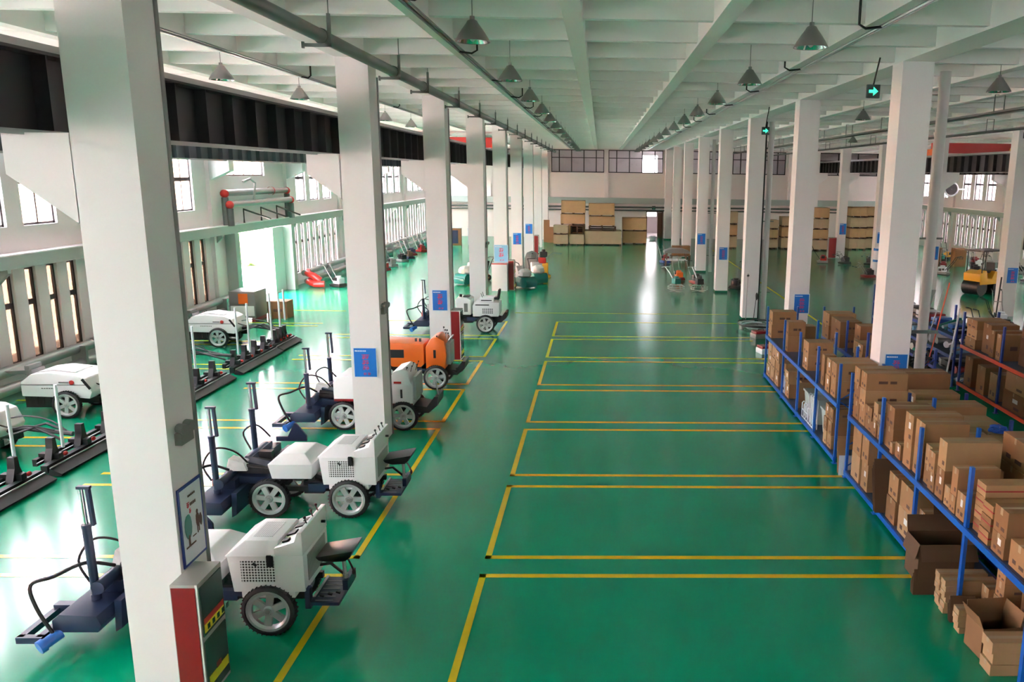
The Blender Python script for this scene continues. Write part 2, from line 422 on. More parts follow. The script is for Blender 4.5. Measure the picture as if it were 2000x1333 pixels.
# ---- floor markings
def bay(x0, x1, y0, y1, open_right=False, t=.085, ty=.095):
    m = MB()
    m.box(x0, x1, y0, y0+ty, .001, .004); m.box(x0, x1, y1-ty, y1, .001, .004)
    if x0 > -2: m.box(x0, x0+t, y0, y1, .001, .004)
    else: m.box(x1-t, x1, y0, y1, .001, .004)
    return struct(m.build('floor_marking', M['yellow_line']))
for k in range(-2, 6):
    a, b = 9.86+3.109*k+.43, 9.86+3.109*(k+1)
    bay(-1.546, 4.95, a, b); bay(-8.6, -3.29+.03, a, b)
for k in range(0, 6):
    a, b = 12.2+3.109*k, 12.2+3.109*k+2.7
    m = MB(); m.box(-13.2, -9.6, a, a+.09, .001, .004); m.box(-13.2, -9.6, b-.09, b, .001, .004); struct(m.build('floor_marking', M['yellow_line']))
m = MB(); m.box(-3.2, 4.95, 30.3, 30.38, .001, .004); struct(m.build('floor_marking', M['yellow_line']))
m = MB(); m.box(8.0, 8.08, 24, 60, .001, .004); struct(m.build('floor_marking', M['yellow_line']))

# ---- outside: yard, peach building, added light-blocking building, sky and sun
struct(MB().box(-90, XW-.3, -40, 120, -.25, -.05).build('ground_yard', M['concrete']))
struct(MB().box(XE+.3, 70, -40, 120, -.25, -.05).build('ground_side', M['concrete']))
struct(MB().box(XW-.3, XE+.3, -60, YB-.3, -.25, -.05).build('ground_back', M['concrete']))
struct(MB().box(-46, -40, -10, 100, -.05, 9).build('exterior_building', M['peach']))
struct(MB().box(28.5, 32, -20, 100, -.05, 24).build('exterior_building', M['pink_paint']))  # added block, made tall to keep sky and sun off the right windows
W = bpy.data.worlds.new('sky'); SC.world = W; W.use_nodes = True; nt = W.node_tree
bg = nt.nodes['Background']
tc = nt.nodes.new('ShaderNodeTexCoord'); sp = nt.nodes.new('ShaderNodeSeparateXYZ'); nt.links.new(tc.outputs['Generated'], sp.inputs[0])
mr = nt.nodes.new('ShaderNodeMapRange'); mr.inputs[1].default_value = -1; mr.inputs[2].default_value = 1
mr.inputs[3].default_value = 30.0; mr.inputs[4].default_value = .3          # sky made brighter on the left, away from the sun, darkening the right
nt.links.new(sp.outputs['X'], mr.inputs[0]); nt.links.new(mr.outputs[0], bg.inputs['Strength']); bg.inputs['Color'].default_value = (1, .885, .945, 1)
sun = bpy.data.objects.new('sun', bpy.data.lights.new('sun', 'SUN')); COL.objects.link(sun)
sun.data.energy = 220; sun.data.angle = .02; sun.data.color = (1, .89, .90)
sun.rotation_euler = Vector((-.3, .12, -.94)).to_track_quat('-Z', 'Y').to_euler()
def portal(name, loc, rot, sx, sy):
    l = bpy.data.lights.new(name, 'AREA'); l.shape = 'RECTANGLE'; l.size = sx; l.size_y = sy; l.cycles.is_portal = True
    o = bpy.data.objects.new(name, l); COL.objects.link(o); o.location = loc; o.rotation_euler = rot
portal('daylight_left', (XW-.35, (YB+YF)/2, 3.4), (PI/2, 0, -PI/2), YF-YB, 7.0)
portal('daylight_back', ((XW+XE)/2, YB-.4, 6.0), (PI/2, 0, 0), XE-XW, 2.4)
portal('daylight_right', (XE+.35, (YB+YF)/2, 3.4), (PI/2, 0, PI/2), YF-YB, 7.0)
# ------------------------------------------------------------------ crane runways
def girder(x, y0, y1, z0, z1, m, label, step=.78):
    t = thing('crane_girder', label, 'girder', (x, y0, z0)); L = y1-y0; h = z1-z0
    b = MB(); b.box(-.012, .012, 0, L, .02, h-.02); b.box(-.17, .17, 0, L, 0, .03); b.box(-.19, .19, 0, L, h-.03, h)
    b.build('web', m, t)
    s = MB(); y = .4
    while y < L: s.box(-.16, .16, y-.012, y+.012, .03, h-.03); y += step
    s.build('stiffener_plates', m, t)['kind'] = 'stuff'
    MB().box(-.035, .035, 0, L, h, h+.1).build('rail', M['steel'], t)
    MB().box(.17, .2, 0, L, -.02, .03).build('conductor_rail', M['galv'], t)
    return t
girder(-5.36, -9.5, 66, 5.5, 6.25, M['girder'], 'charcoal crane girder resting on the corbels of the left column row')
girder(-13.3, -9.5, 66, 5.5, 6.25, M['girder_teal'], 'slate crane girder running along the left window wall')
girder(16.75, -9.5, 66, 5.5, 6.25, M['girder'], 'charcoal crane girder on the corbels of the far right column row')
girder(24.9, -9.5, 66, 5.5, 6.25, M['girder'], 'charcoal crane girder running along the right window wall')
c = MB()
for p in PB[1:]:
    c.prism([(XW, 4.75), (XW+.85, 5.15), (XW+.85, 5.5), (XW, 5.5)], 'y', p-.2, p+.2)
struct(c.build('trim_corbels_left', M['grey_green_paint']))
c = MB()
for p in PB[1:]:
    c.prism([(XE, 4.75), (XE-.85, 5.15), (XE-.85, 5.5), (XE, 5.5)], 'y', p-.2, p+.2)
struct(c.build('trim_corbels_right', M['wall_paint']))
def crane(x0, x1, y, label, wheelbase=2.0):
    t = thing('overhead_crane', label, 'crane', ((x0+x1)/2, y, 6.35)); L = (x1-x0)/2
    for dx in (-L, L):
        MB().box(dx-.14, dx+.14, -wheelbase/2, wheelbase/2, 0, .3).build('end_carriage', M['orange'], t)
    MB().box(-L, L, -.22, .22, .12, .62).build('bridge_beam', M['red_bright'], t)
    h = MB(); h.box(-.5, .3, -.4, .4, -.12, .12); h.cyl((-.1, -.5, .3), (-.1, -.22, .3), .16)
    hb = h.build('hoist', M['yellow'], t)
    k = MB(); k.cyl((-.1, 0, -.12), (-.1, 0, -.55), .02); k.box(-.16, -.04, -.05, .05, -.7, -.55); k.build('hook_block', M['steel'], hb)
crane(-13.3, -5.36, 43.0, 'orange overhead crane spanning the left bay high up')
crane(16.75, 24.9, 41.5, 'orange overhead crane spanning the right bay high up')

# ------------------------------------------------------------------ bell lamps
def lamp_make():
    t = thing('bell_lamp', 'bell lamp', 'ceiling lamp', (0, 0, 0), group='bell lamps under the ceiling')
    m = MB(); m.lathe([(.03, .25), (.06, .235), (.08, .20), (.125, .14), (.18, .06), (.214, 0), (.218, -.012), (.207, -.012)], (0, 0, 0), n=22)
    m.build('lamp_shade', M['lamp_grey'], t, smooth=True)
    m = MB(); m.lathe([(.205, -.008), (.165, .07), (.11, .14), (.05, .19), (.0, .195)], (0, 0, 0), n=22); m.build('reflector', M['lamp_mirror'], t, smooth=True)
    m = MB(); m.cyl((0, 0, .23), (0, 0, .29), .03, 10); m.cyl((0, 0, .29), (0, 0, .80), .006, 6); m.build('stem', M['lamp_grey'], t, smooth=True)
    m = MB(); m.blob((0, 0, .08), (.05, .05, .09), jit=0); m.build('bulb', M['paper'], t, smooth=True)
    return t
lamp0 = lamp_make(); first = True
def lamp(x, y, label, z=6.8):
    global first
    if first: o = lamp0; o.location = (x, y, z); o['label'] = label; first = False
    else: o = copy_tree(lamp0, (x, y, z), label=label)
    return o
LYS = [10.6, 14.85, 18.9, 22.7, 26.2, 29.8, 33.5, 37.2, 40.9, 44.6, 48.3, 52, 55.7, 59.4]
for i, yy in enumerate(LYS):
    lamp(-1.6, yy, 'grey bell lamp in the row left of the aisle, %s to the camera' % nearest(i))
    lamp(2.62, yy, 'grey bell lamp in the row right of the aisle, %s to the camera' % nearest(i))
for i, yy in enumerate([15.5, 19.4, 23.3, 26.9, 30.5, 34.2]):
    lamp(-6.9, yy, 'grey bell lamp over the left crane bay, %s to the camera' % nearest(i))
for i, yy in enumerate([15.4, 23.3, 30.6, 38]):
    lamp(7.35, yy, 'grey bell lamp beyond the right column row, %s to the camera' % nearest(i))
for i, yy in enumerate([30.5, 38, 45.5]):
    lamp(11.6, yy, 'grey bell lamp far right under the ceiling, %s to the camera' % nearest(i))

# ------------------------------------------------------------------ ceiling pipes and conduits
t = thing('sprinkler_pipe', 'thick dark grey pipe hung beside the left column row under the ceiling', 'pipe', (-3.62, 0, 6.9))
p = MB(); p.tube([(0, -9.5, 0), (0, 25, 0), (0, 66, 0)], .085, 12); p.build('pipe', M['pipe_grey'], t, smooth=True)
for i, yy in enumerate([7.4, 11.1, 14.8, 17.2, 20.9, 24.4, 28, 31.6, 35.2, 38.8, 42.4, 46, 49.6, 53.2, 56.8, 60.4]):
    b = MB(); b.box(-.26, .12, yy-.02, yy+.02, -.13, -.09); b.box(.08, .12, yy-.02, yy+.02, -.13, .28); b.cyl((.1, yy, .28), (.1, yy, .715), .008, 5); b.box(-.26, -.23, yy-.02, yy+.02, -.15, -.07)
    b.lathe([(.1, -.035), (.1, .035), (.085, .035), (.085, -.035)], (0, yy, 0), 'y', 12, True)
    b.build('pipe_clamp', M['pipe_grey'], t)
def conduit(x, z, label, m, hooks, r=.02):
    t = thing('cable_conduit', label, 'conduit', (x, 0, z))
    p = MB(); p.tube([(0, -9.5, 0), (0, 66, 0)], r, 6); p.tube([(.07, -9.5, .01), (.07, 66, .01)], r*.7, 6); p.build('conduit_run', m, t, smooth=True)
    for yy, dx in hooks:
        h = MB(); h.tube([(0, yy, -.01), (dx*.7, yy+.02, -.03), (dx, yy+.02, .02), (dx, yy+.02, .42)], .018, 6); h.build('cable_drop', M['black'], t, smooth=True)
conduit(-2.36, 7.166, 'dark twin cable conduit under the beam left of the aisle', M['pipe_grey'], [(y, .3) for y in (9.9, 14.1, 18.2, 22, 25.5, 29.1, 32.8, 36.5, 40)])
conduit(3.70, 7.166, 'grey cable conduit under the beam right of the aisle', M['galv'], [(y, -.3) for y in (11.2, 15.6, 19.6, 23.4, 26.9, 30.5, 34.2, 38)])
conduit(-6.42, 7.166, 'thin pale conduit under the ceiling of the left crane bay', M['galv'], [(y, .2) for y in (18.2, 22, 26)])
for i, (x, yy, s) in enumerate([(9.6, 30, 1), (13.2, 30, 1)]):
    t = thing('cable_tray', 'hanging cable tray under the far right ceiling, %s the aisle' % ('nearer' if i == 0 else 'farther from'), 'cable tray', (x, 0, 6.75))
    b = MB(); b.box(-.12, .12, 14, 66, 0, .02); b.box(-.12, -.1, 14, 66, 0, .07); b.box(.1, .12, 14, 66, 0, .07); b.build('tray', M['pipe_grey'], t)
    for yy in range(16, 66, 4): MB().tube([(-.12, yy, .0), (-.12, yy, .45), (.12, yy, .45), (.12, yy, 0)], .014, 5).build('hanger', M['pipe_grey'], t)

# vertical pipes on columns
def vpipe(x, y, r, m, label, z1=7.1, clamps=(), cl=.25):
    t = thing('down_pipe', label, 'pipe', (x, y, 0)); p = MB(); p.cyl((0, 0, 0), (0, 0, z1), r, 14); p.build('pipe', m, t, smooth=True)
    for z in clamps: MB().obox((0, 0, z), (r*2+cl, .03, .035)).build('clamp', M['pipe_grey'], t)
    return t
vpipe(6.22, 15.12, .1, M['pipe_light'], 'thick cream down pipe beside the nearest right column', clamps=(4.1, ))
vpipe(6.08, 29.5, .1, M['pipe_light'], 'thick cream down pipe beside the third right column with two clamps', clamps=(3.6, 1.0))
vpipe(6.08, 44.3, .1, M['pipe_light'], 'thick cream down pipe beside the fifth right column', clamps=(3.2, .9))
t = thing('standpipe_clamp', 'dark horizontal bracket bar on the cream pipe above the cartons', 'bracket', (6.05, 15.12, 2.3))
MB().box(-.4, .42, -.14, -.1, 0, .06).build('bar', M['pipe_grey'], t)
for i, yy in enumerate((7.55, 15.2, 22.35, 29.45, 36.45, 43.6)):
    vpipe(-4.17, yy+.55, .026, M['lamp_grey'], 'thin grey conduit pipe up the back of the %s left column' % ORD[i], 6.9)
vpipe(5.87, 29.4, .035, M['black'], 'thin black pipe between the third right column and the cream pipe')
# ------------------------------------------------------------------ left wall pipes
t = thing('heating_pipe', 'grey twin floor pipes along the left wall with red end elbows by the doorway', 'pipe', (XW+.46, 36.9, 0))
p = MB(); p.tube([(0, 0, .62), (0, 28, .62)], .13, 12); p.tube([(.1, 0, .25), (.1, 28, .25)], .13, 12); p.build('pipe_run', M['galv'], t, smooth=True)
p = MB(); p.tube([(0, .5, .62), (.1, .1, .6), (.5, -.15, .5), (.75, -.1, .3)], .15, 10); p.build('elbow', M['red_bright'], t, smooth=True)
p = MB(); p.tube([(.1, .5, .25), (.2, 0, .22), (.6, -.35, .16), (1.0, -.3, .16)], .15, 10); p.build('elbow', M['red_bright'], t, smooth=True)
for yy in range(3, 28, 4): MB().box(-.12, .26, yy-.04, yy+.04, 0, .7).build('support', M['galv'], t)
t = thing('heating_pipe', 'grey twin pipes along the left wall behind the nearest white machines', 'pipe', (XW+.46, -2.4, 0))
p = MB(); p.tube([(0, 0, .62), (0, 32, .62)], .13, 12); p.tube([(.1, 0, .25), (.1, 32, .25)], .13, 12); p.build('pipe_run', M['galv'], t, smooth=True)
for yy in range(3, 32, 4): MB().box(-.12, .26, yy-.04, yy+.04, 0, .7).build('support', M['galv'], t)
t = thing('heating_pipe', 'grey pipe loop with red joints over the left doorway', 'pipe', (XW-.0, 33, 0))
for dx, z, nm in ((.3, 4.35, 'a'), (.45, 3.95, 'b')):
    MB().tube([(dx, -3.0, z), (dx, 2.9, z)], .12, 12).build('pipe_run', M['galv'], t, smooth=True)
    MB().tube([(dx, -3.0, 3.17), (dx, -3.0, z-.15)], .12, 12).build('riser', M['pipe_grey'], t, smooth=True)
    MB().tube([(dx, 2.9, 3.17), (dx, 2.9, z-.15)], .12, 12).build('riser', M['pipe_grey'], t, smooth=True)
    for yy in (-3.0, 2.9): MB().blob((dx, yy, z-.02), (.155, .155, .155), jit=0).build('elbow', M['red_bright'], t, smooth=True)
MB().lathe([(.17, -.05), (.17, .05)], (.3, 1.2, 4.35), 'y', 14).build('flange', M['red_bright'], t, smooth=True)
MB().tube([(.45, -.9, 3.9), (.55, -.9, 4.7), (.5, -1.2, 4.85), (.4, -1.6, 4.75)], .045, 8).build('valve', M['steel'], t, smooth=True)
for i, yy in enumerate((31.4, 33.0, 34.6)):
    m = MB(); m.tube([(XW+.33, yy, 3.2), (XW+.33, yy, 3.72), (XW+.85, yy+1.2, 3.3)], .035, 6)
    tag(m.build('door_bracket', M['frame_brown']), 'dark bent bracket on the ledge over the left doorway, %s from the near side' % ORD[i], 'bracket', 'brackets over the doorway')
# doorway frame posts in grey green
t = thing('door_frame', 'grey green steel frame posts of the open left doorway', 'door frame', (XW, 30.5, 0))
for yy in (0, 5.55):
    m = MB(); m.box(-.05, .35, yy-.12, yy+.12, 0, 2.87); m.box(.35, .41, yy-.18, yy+.18, 0, 2.87); m.build('post', M['ledge_paint'], t)
MB().box(-.2, .0, 4.3, 5.5, 0, 2.8).build('sliding_leaf', M['grey_green_paint'], t)
# yard seen through the doorway
t = thing('hedge', 'clipped hedge strip across the yard outside the doorway', 'hedge', (-36, 60, -.05))
m = MB(); m.obox((0, 0, .5), (1.6, 60, 1.1)); m.build('foliage', M['hedge'], t)
m = MB(); m.box(-34.6, -34.3, 20, 100, -.05, .12); tag(m.build('kerb', M['asphalt']), 'yellow kerb in front of the hedge outside', 'kerb')
for i, (x, yy, s) in enumerate([(-19.5, 45.5, 1.0), (-24, 56, .8)]):
    t = thing('round_shrub', 'round pale green shrub just outside the doorway' if i == 0 else 'small round shrub farther out in the yard', 'shrub', (x, yy, -.05))
    m = MB(); m.blob((0, 0, .9*s), (.9*s, .9*s, .95*s), 3+i, .22, 16, 11); m.build('foliage', M['hedge'], t, smooth=False)
    MB().cyl((0, 0, 0), (0, 0, .5*s), .06*s).build('trunk', M['timber'], t)

# ------------------------------------------------------------------ signs, posters, hose cabinets
def exit_sign(loc, label, rotz=0, drop=.6, s=1.0):
    t = thing('exit_sign', label, 'exit sign', loc, rotz)
    MB().box(-.11*s, .11*s, -.03, .03, -.11*s, .11*s).build('case', M['sign_black'], t)
    m = MB(); m.prism([(-.08*s, -.025*s), (-.005*s, -.025*s), (-.005*s, -.075*s), (.08*s, 0), (-.005*s, .075*s), (-.005*s, .025*s), (-.08*s, .025*s)], 'y', -.034, -.03); m.build('arrow', M['sign_green'], t)
    if drop: MB().tube([(.0, 0, .1*s), (.02, 0, drop*.4), (.08, 0, drop)], .014, 6).build('hanging_cord', M['black'], t)
    return t
exit_sign((4.62, 14.2, 6.64), 'green lit exit sign hanging left of the nearest right column top', drop=.55)
exit_sign((4.86, 24.5, 6.52), 'small green exit sign hanging by the third right column', drop=.68)
exit_sign((15.75, 30.44, 6.82), 'green arrow exit sign on top of the far right column', drop=0)
exit_sign((4.45, YF-.05, 2.52), 'green exit sign over the far doorway', drop=0, s=1.3)

def glyph(mb, x, z, w, h, seed, y=-.012):
    """a blocky red character built from brush strokes"""
    rd = random.Random(seed); s = h*.12
    for zz in (.42, .1, -.2): 
        a = w*(.30+.2*rd.random()); mb.box(x-a, x+a, y, y+.004, z+zz*h-s/2, z+zz*h+s/2)
    mb.box(x-s/2-w*.15, x+s/2-w*.15, y, y+.004, z-h*.45, z+h*.45)
    mb.obox((x+w*.2, y+.002, z-h*.15), (s, .004, h*.7), (0, .5, 0)); mb.obox((x-w*.3, y+.002, z-h*.3), (s, .004, h*.4), (0, -.6, 0))
def poster(x, y, z, w, h, label, nchar=3, bg='poster_blue', rotz=0, seed=1, group=None):
    t = thing('column_poster', label, 'poster', (x, y, z), rotz, group)
    MB().box(-w/2-.02, w/2+.02, -.006, 0, -h/2-.02, h/2+.02).build('border', M['poster_white'], t)
    MB().box(-w/2, w/2, -.01, -.006, -h/2, h/2).build('panel', M[bg], t)
    m = MB(); gh = h*.55/nchar
    for i in range(nchar): glyph(m, .02*w, h*.2-i*gh*1.05, w*.42, gh*.9, seed*10+i)
    glyph(m, -.03*w, -h*.40, w*.16, h*.09, seed+50); glyph(m, .16*w, -h*.40, w*.16, h*.09, seed+51)
    m.build('red_lettering', M['poster_red'], t)
    m = MB()
    for i in range(6): m.box(-w*.38+i*w*.075, -w*.38+i*w*.075+w*.055, -.013, -.01, h*.385, h*.43)
    m.cyl((-w*.42, -.013, h*.41), (-w*.42, -.01, h*.41), w*.035, 8); m.build('white_heading', M['poster_white'], t)
    return t
poster(-4.48, 15.19, 1.60, .42, .56, 'blue poster with three large red characters on the second left column', 3, seed=3)
poster(-4.44, 22.34, 1.70, .40, .56, 'blue poster with one tall red character on the third left column', 2, seed=5)
poster(-4.44, 36.44, 1.65, .6, .75, 'pale blue poster with pink text above the white cabinet on the fifth left column', 2, bg='poster_cyan', seed=6)
poster(-4.44, 43.59, 1.75, .42, .60, 'blue poster with red characters on the sixth left column', 3, seed=7)
poster(-4.44, 50.89, 1.80, .42, .60, 'blue poster with red characters on the seventh left column', 3, seed=8)
poster(5.55, 14.57, 1.72, .41, .52, 'blue poster half hidden behind cartons on the nearest right column', 3, seed=9)
poster(5.59, 21.97, 1.76, .40, .52, 'blue poster with red characters on the second right column above cartons', 3, seed=10)
poster(5.54, 36.19, 1.78, .36, .55, 'blue poster with red column of text on the fourth right column', 4, seed=11)
poster(5.5, 43.89, 1.83, .42, .58, 'blue poster with red text on the fifth right column', 4, seed=12)
poster(15.83, 30.49, 1.60, .40, .58, 'blue poster on the front of the far right column behind the cartons', 3, seed=13)
poster(15.8, 37.89, 1.75, .40, .62, 'blue poster on the far right row column beside the cream pipe', 3, seed=14)
poster(15.8, 45.29, 1.9, .42, .6, 'blue poster on the far right row column behind the nearest right column', 3, seed=15)
poster(15.83, 52.69, 1.9, .42, .7, 'blue poster above the red hose cabinet in the far right column row', 3, seed=16)
# side poster on the nearest left column
t = thing('framed_notice', 'navy framed notice with green tree and two figures on the nearest left column', 'poster', (-4.165, 7.83, 1.66), PI/2)
MB().box(-.235, .235, -.012, 0, -.42, .42).build('frame', M['poster_frame'], t)
MB().box(-.205, .205, -.016, -.012, -.39, .39).build('sheet', M['poster_white'], t)
m = MB(); m.blob((-.10, -.018, -.02), (.075, .003, .13), 2, .05); m.build('tree_crown', M['sign_green' if 0 else 'teal'], t)
m = MB(); m.box(-.115, -.085, -.02, -.016, -.22, -.1); m.box(-.17, .02, -.02, -.016, -.235, -.22); m.box(-.03, .04, -.02, -.016, -.16, -.15); m.build('tree_trunk', M['timber'], t)
m = MB(); m.blob((.09, -.018, .07), (.022, .003, .025), 1, 0); m.blob((.09, -.018, -.02), (.04, .003, .08), 4, .1); m.box(.07, .085, -.02, -.016, -.16, -.05); m.box(.1, .115, -.02, -.016, -.15, -.05)
m.blob((.15, -.018, -.04), (.03, .003, .07), 6, .1); m.build('figures', M['print_ink'], t)
m = MB(); glyph(m, -.07, .20, .05, .06, 2, -.02); glyph(m, -.04, .13, .04, .05, 4, -.02); m.build('red_lettering', M['poster_red'], t)
m = MB(); [m.box(-.03+i*.03, -.01+i*.03, -.02, -.016, .18, .21) for i in range(4)]; [m.box(-.06+i*.03, -.04+i*.03, -.02, -.016, .28, .30) for i in range(5)]; m.build('small_lettering', M['print_ink'], t)
def hose_cabinet(x, y, label, h=1.28, w=.24, d=.62, front=+1, glassy=True):
    """red-sided hose cabinet standing beside a column; its glazed doors look across the aisle (+x)"""
    t = thing('hose_cabinet', label, 'hose cabinet', (x, y, 0))
    m = MB(); m.box(-w/2, w/2, 0, d, .0, h); m.build('case', M['cabinet_grey'], t, bevel=.006)
    MB().box(-w/2+.012, w/2-.012, -.006, 0, .03, h-.03).build('red_side', M['red'], t)
    MB().box(w/2-.02, w/2+.004, -.006, .004, 0, h).build('edge_strip', M['paper'], t)
    for z0, z1 in ((.66*h-.14, h-.05), (.05, .66*h-.2)):
        dr = MB().box(w/2, w/2+.012, .03, d-.03, z0, z1).build('door', M['cabinet_glass'], t)
        if z0 > .3:
            MB().box(w/2+.012, w/2+.016, .05, d-.05, z0+.12, z0+.18).build('red_strip', M['red_bright'], dr)
        b = MB().box(w/2+.012, w/2+.016, .05, d-.05, z0+.03 if z0 > .3 else z0+.1, z0+.12 if z0 > .3 else z0+.2).build('yellow_strip', M['yellow_sign'], dr)
        m = MB(); [m.box(w/2+.016, w/2+.019, .1+i*.1, .15+i*.1, z0+.045, z0+.1) for i in range(5)] if z0 > .3 else m.box(w/2+.016, w/2+.018, d*.4, d*.6, z0+.2, z0+.26)
        m.build('lettering', M['floor_green'] if z0 > .3 else M['red'], dr)
    return t
hose_cabinet(-3.985, 7.22, 'grey hose cabinet with red side and yellow strip by the nearest left column', 1.27, .26, .5)
hose_cabinet(-4.02, 22.3, 'red sided hose cabinet behind the orange machine at the third left column', 1.42, .26, .5)
hose_cabinet(-3.98, 36.3, 'red sided hose cabinet next to the white front box at the fifth left column', 1.35, .26, .5)
hose_cabinet(-3.98, 50.8, 'red sided hose cabinet at the seventh left column', 1.4, .26, .5)
hose_cabinet(15.2, 52.6, 'red hose cabinet at the far right row column near crate stacks', 1.35, .5, .4)
t = thing('switch_cabinet', 'white cabinet box with a red top edge around the foot of the fifth left column', 'cabinet', (-4.46, 36.0, 0))
MB().box(-.36, .33, 0, .4, 0, 1.25).build('case', M['poster_white'], t, bevel=.008); MB().box(-.36, .33, -.004, 0, 1.2, 1.25).build('red_edge', M['red_bright'], t)
# emergency lamps on the sides of the left columns
for x, y0, lab in ((-4.172, 7.80, 'nearest'), (-4.172, 15.42, 'second'), (-4.172, 29.68, 'fourth')):
    t = thing('emergency_lamp', 'grey twin-head emergency lamp on the side of the %s left column' % lab, 'emergency lamp', (x, y0, 2.62), group='emergency lamps')
    MB().box(0, .07, -.12, .12, -.1, .02).build('battery_box', M['lamp_grey'], t)
    for dy in (-.07, .08): MB().cyl((.02, dy, .07), (.11, dy-.03, .06), .045, 10, .055).build('lamp_head', M['lamp_grey'], t, smooth=True)
# ------------------------------------------------------------------ laser screeds (four wheeled) in the left bays
_tyre = MB(); _tyre.lathe([(.3, -.04), (.3, .04), (.285, .055), (.258, .06), (.25, .05), (.25, -.05), (.258, -.06), (.285, -.055)], (0, 0, 0), 'y', 36, True)
for k in range(36):
    a = 2*PI*k/36; _tyre.obox((.3*math.cos(a), 0, .3*math.sin(a)), (.022, .09, .012), (0, -a, 0))
_tyre_me = _tyre.data('tyre', M['tyre'], True)
_rim = MB(); _rim.lathe([(.252, -.045), (.252, .045), (.222, .045), (.195, .02), (.195, -.02), (.222, -.045)], (0, 0, 0), 'y', 36, True)
_rim.lathe([(0, -.05), (.045, -.05), (.06, -.03), (.06, .03), (.045, .05), (0, .05)], (0, 0, 0), 'y', 18)
for k in range(6):
    a = 2*PI*k/6; ca, sa = math.cos(a), math.sin(a)
    def q(r, t, y): return (r*ca-t*sa, y, r*sa+t*ca)
    _rim.hexa([q(.05, -.036, -.022), q(.205, -.040, -.022), q(.205, .040, -.022), q(.05, .036, -.022)], [q(.05, -.036, .015), q(.205, -.040, .015), q(.205, .040, .015), q(.05, .036, .015)])
_rim_me = _rim.data('rim', M['rim'], True)
_hub = MB(); _hub.lathe([(0, -.065), (.025, -.062), (.03, -.045)], (0, 0, 0), 'y', 12)
for k in range(5): a = 2*PI*k/5; _hub.cyl((.042*math.cos(a), -.055, .042*math.sin(a)), (.042*math.cos(a), -.045, .042*math.sin(a)), .006, 6)
_hub_me = _hub.data('hub_cap', M['steel'], True)
def wheel(t, x, y, r=.3):
    o = bpy.data.objects.new('wheel', _tyre_me); COL.objects.link(o); o.parent = t; o.location = (x, y, r); o.scale = (r/.3,)*3
    o.rotation_euler = (0, random.random()*2, 0)
    for nm, me in (('rim', _rim_me), ('hub_cap', _hub_me)):
        c = bpy.data.objects.new(nm, me); COL.objects.link(c); c.parent = o
    return o
def seat(t, x, y, z, zb=.42):
    m = MB(); m.hexa([(x-.17, y-.18, z), (x+.19, y-.18, z+.03), (x+.19, y+.18, z+.03), (x-.17, y+.18, z)], [(x-.2, y-.2, z+.05), (x+.24, y-.2, z+.13), (x+.24, y+.2, z+.13), (x-.2, y+.2, z+.05)])
    m.hexa([(x-.08, y-.12, z-.05), (x+.12, y-.12, z-.04), (x+.12, y+.12, z-.04), (x-.08, y+.12, z-.05)], [(x-.17, y-.18, z), (x+.19, y-.18, z+.03), (x+.19, y+.18, z+.03), (x-.17, y+.18, z)])
    o = m.build('seat', M['black_gloss'], t, bevel=.02)
    m = MB(); m.cyl((x+.08, y, zb), (x+.06, y, z-.03), .022, 10); m.cyl((x+.08, y, zb), (x+.075, y, zb+.15), .03, 10); m.build('seat_post', M['steel'], t, smooth=True)
    m = MB(); m.tube([(x+.15, y-.1, z-.02), (x+.2, y-.14, z-.09), (x+.22, y-.15, z-.13)], .012, 6); m.blob((x+.22, y-.15, z-.15), (.02, .02, .035), jit=0); m.build('seat_lever', M['black'], o, smooth=True)
def hose(t, pts, r=.016, m='black'):
    """flexible hydraulic hose through the given points"""
    P = [Vector(p) for p in pts]; out = []
    for i in range(len(P)-1):
        p0, p1, p2, p3 = P[max(i-1, 0)], P[i], P[i+1], P[min(i+2, len(P)-1)]
        for k in range(5):
            u = k/5; out.append(.5*((2*p1)+(p2-p0)*u+(2*p0-5*p1+4*p2-p3)*u*u+(3*p1-p0-3*p2+p3)*u**3))
    out.append(P[-1]); return MB().tube(out, r, 6).build('hose', M[m], t, smooth=True)
def mast(t, x, y, z0, zj, zt, drop=True, tilt=-.02):
    d = (zt-z0)*tilt
    m = MB(); m.cyl((x, y, z0), (x+d*.6, y, zj), .045, 14); m.cyl((x+d*.6, y, zj-.04), (x+d*.6, y, zj), .05, 14); m.cyl((x, y, z0), (x, y, z0+.06), .055, 12)
    o = m.build('mast', M['navy'], t, smooth=True)
    m = MB(); m.cyl((x+d*.6, y, zj-.02), (x+d, y, zt), .025, 12); m.build('rod', M['chrome'], o, smooth=True)
    if drop:
        m = MB(); m.box(x+d-.035, x+d+.105, y-.025, y+.025, zt-.015, zt+.015); m.obox((x+d+.085, y, zt-.22), (.034, .05, .44), (0, -.04, 0)); m.build('guide_bar', M['navy'], o)
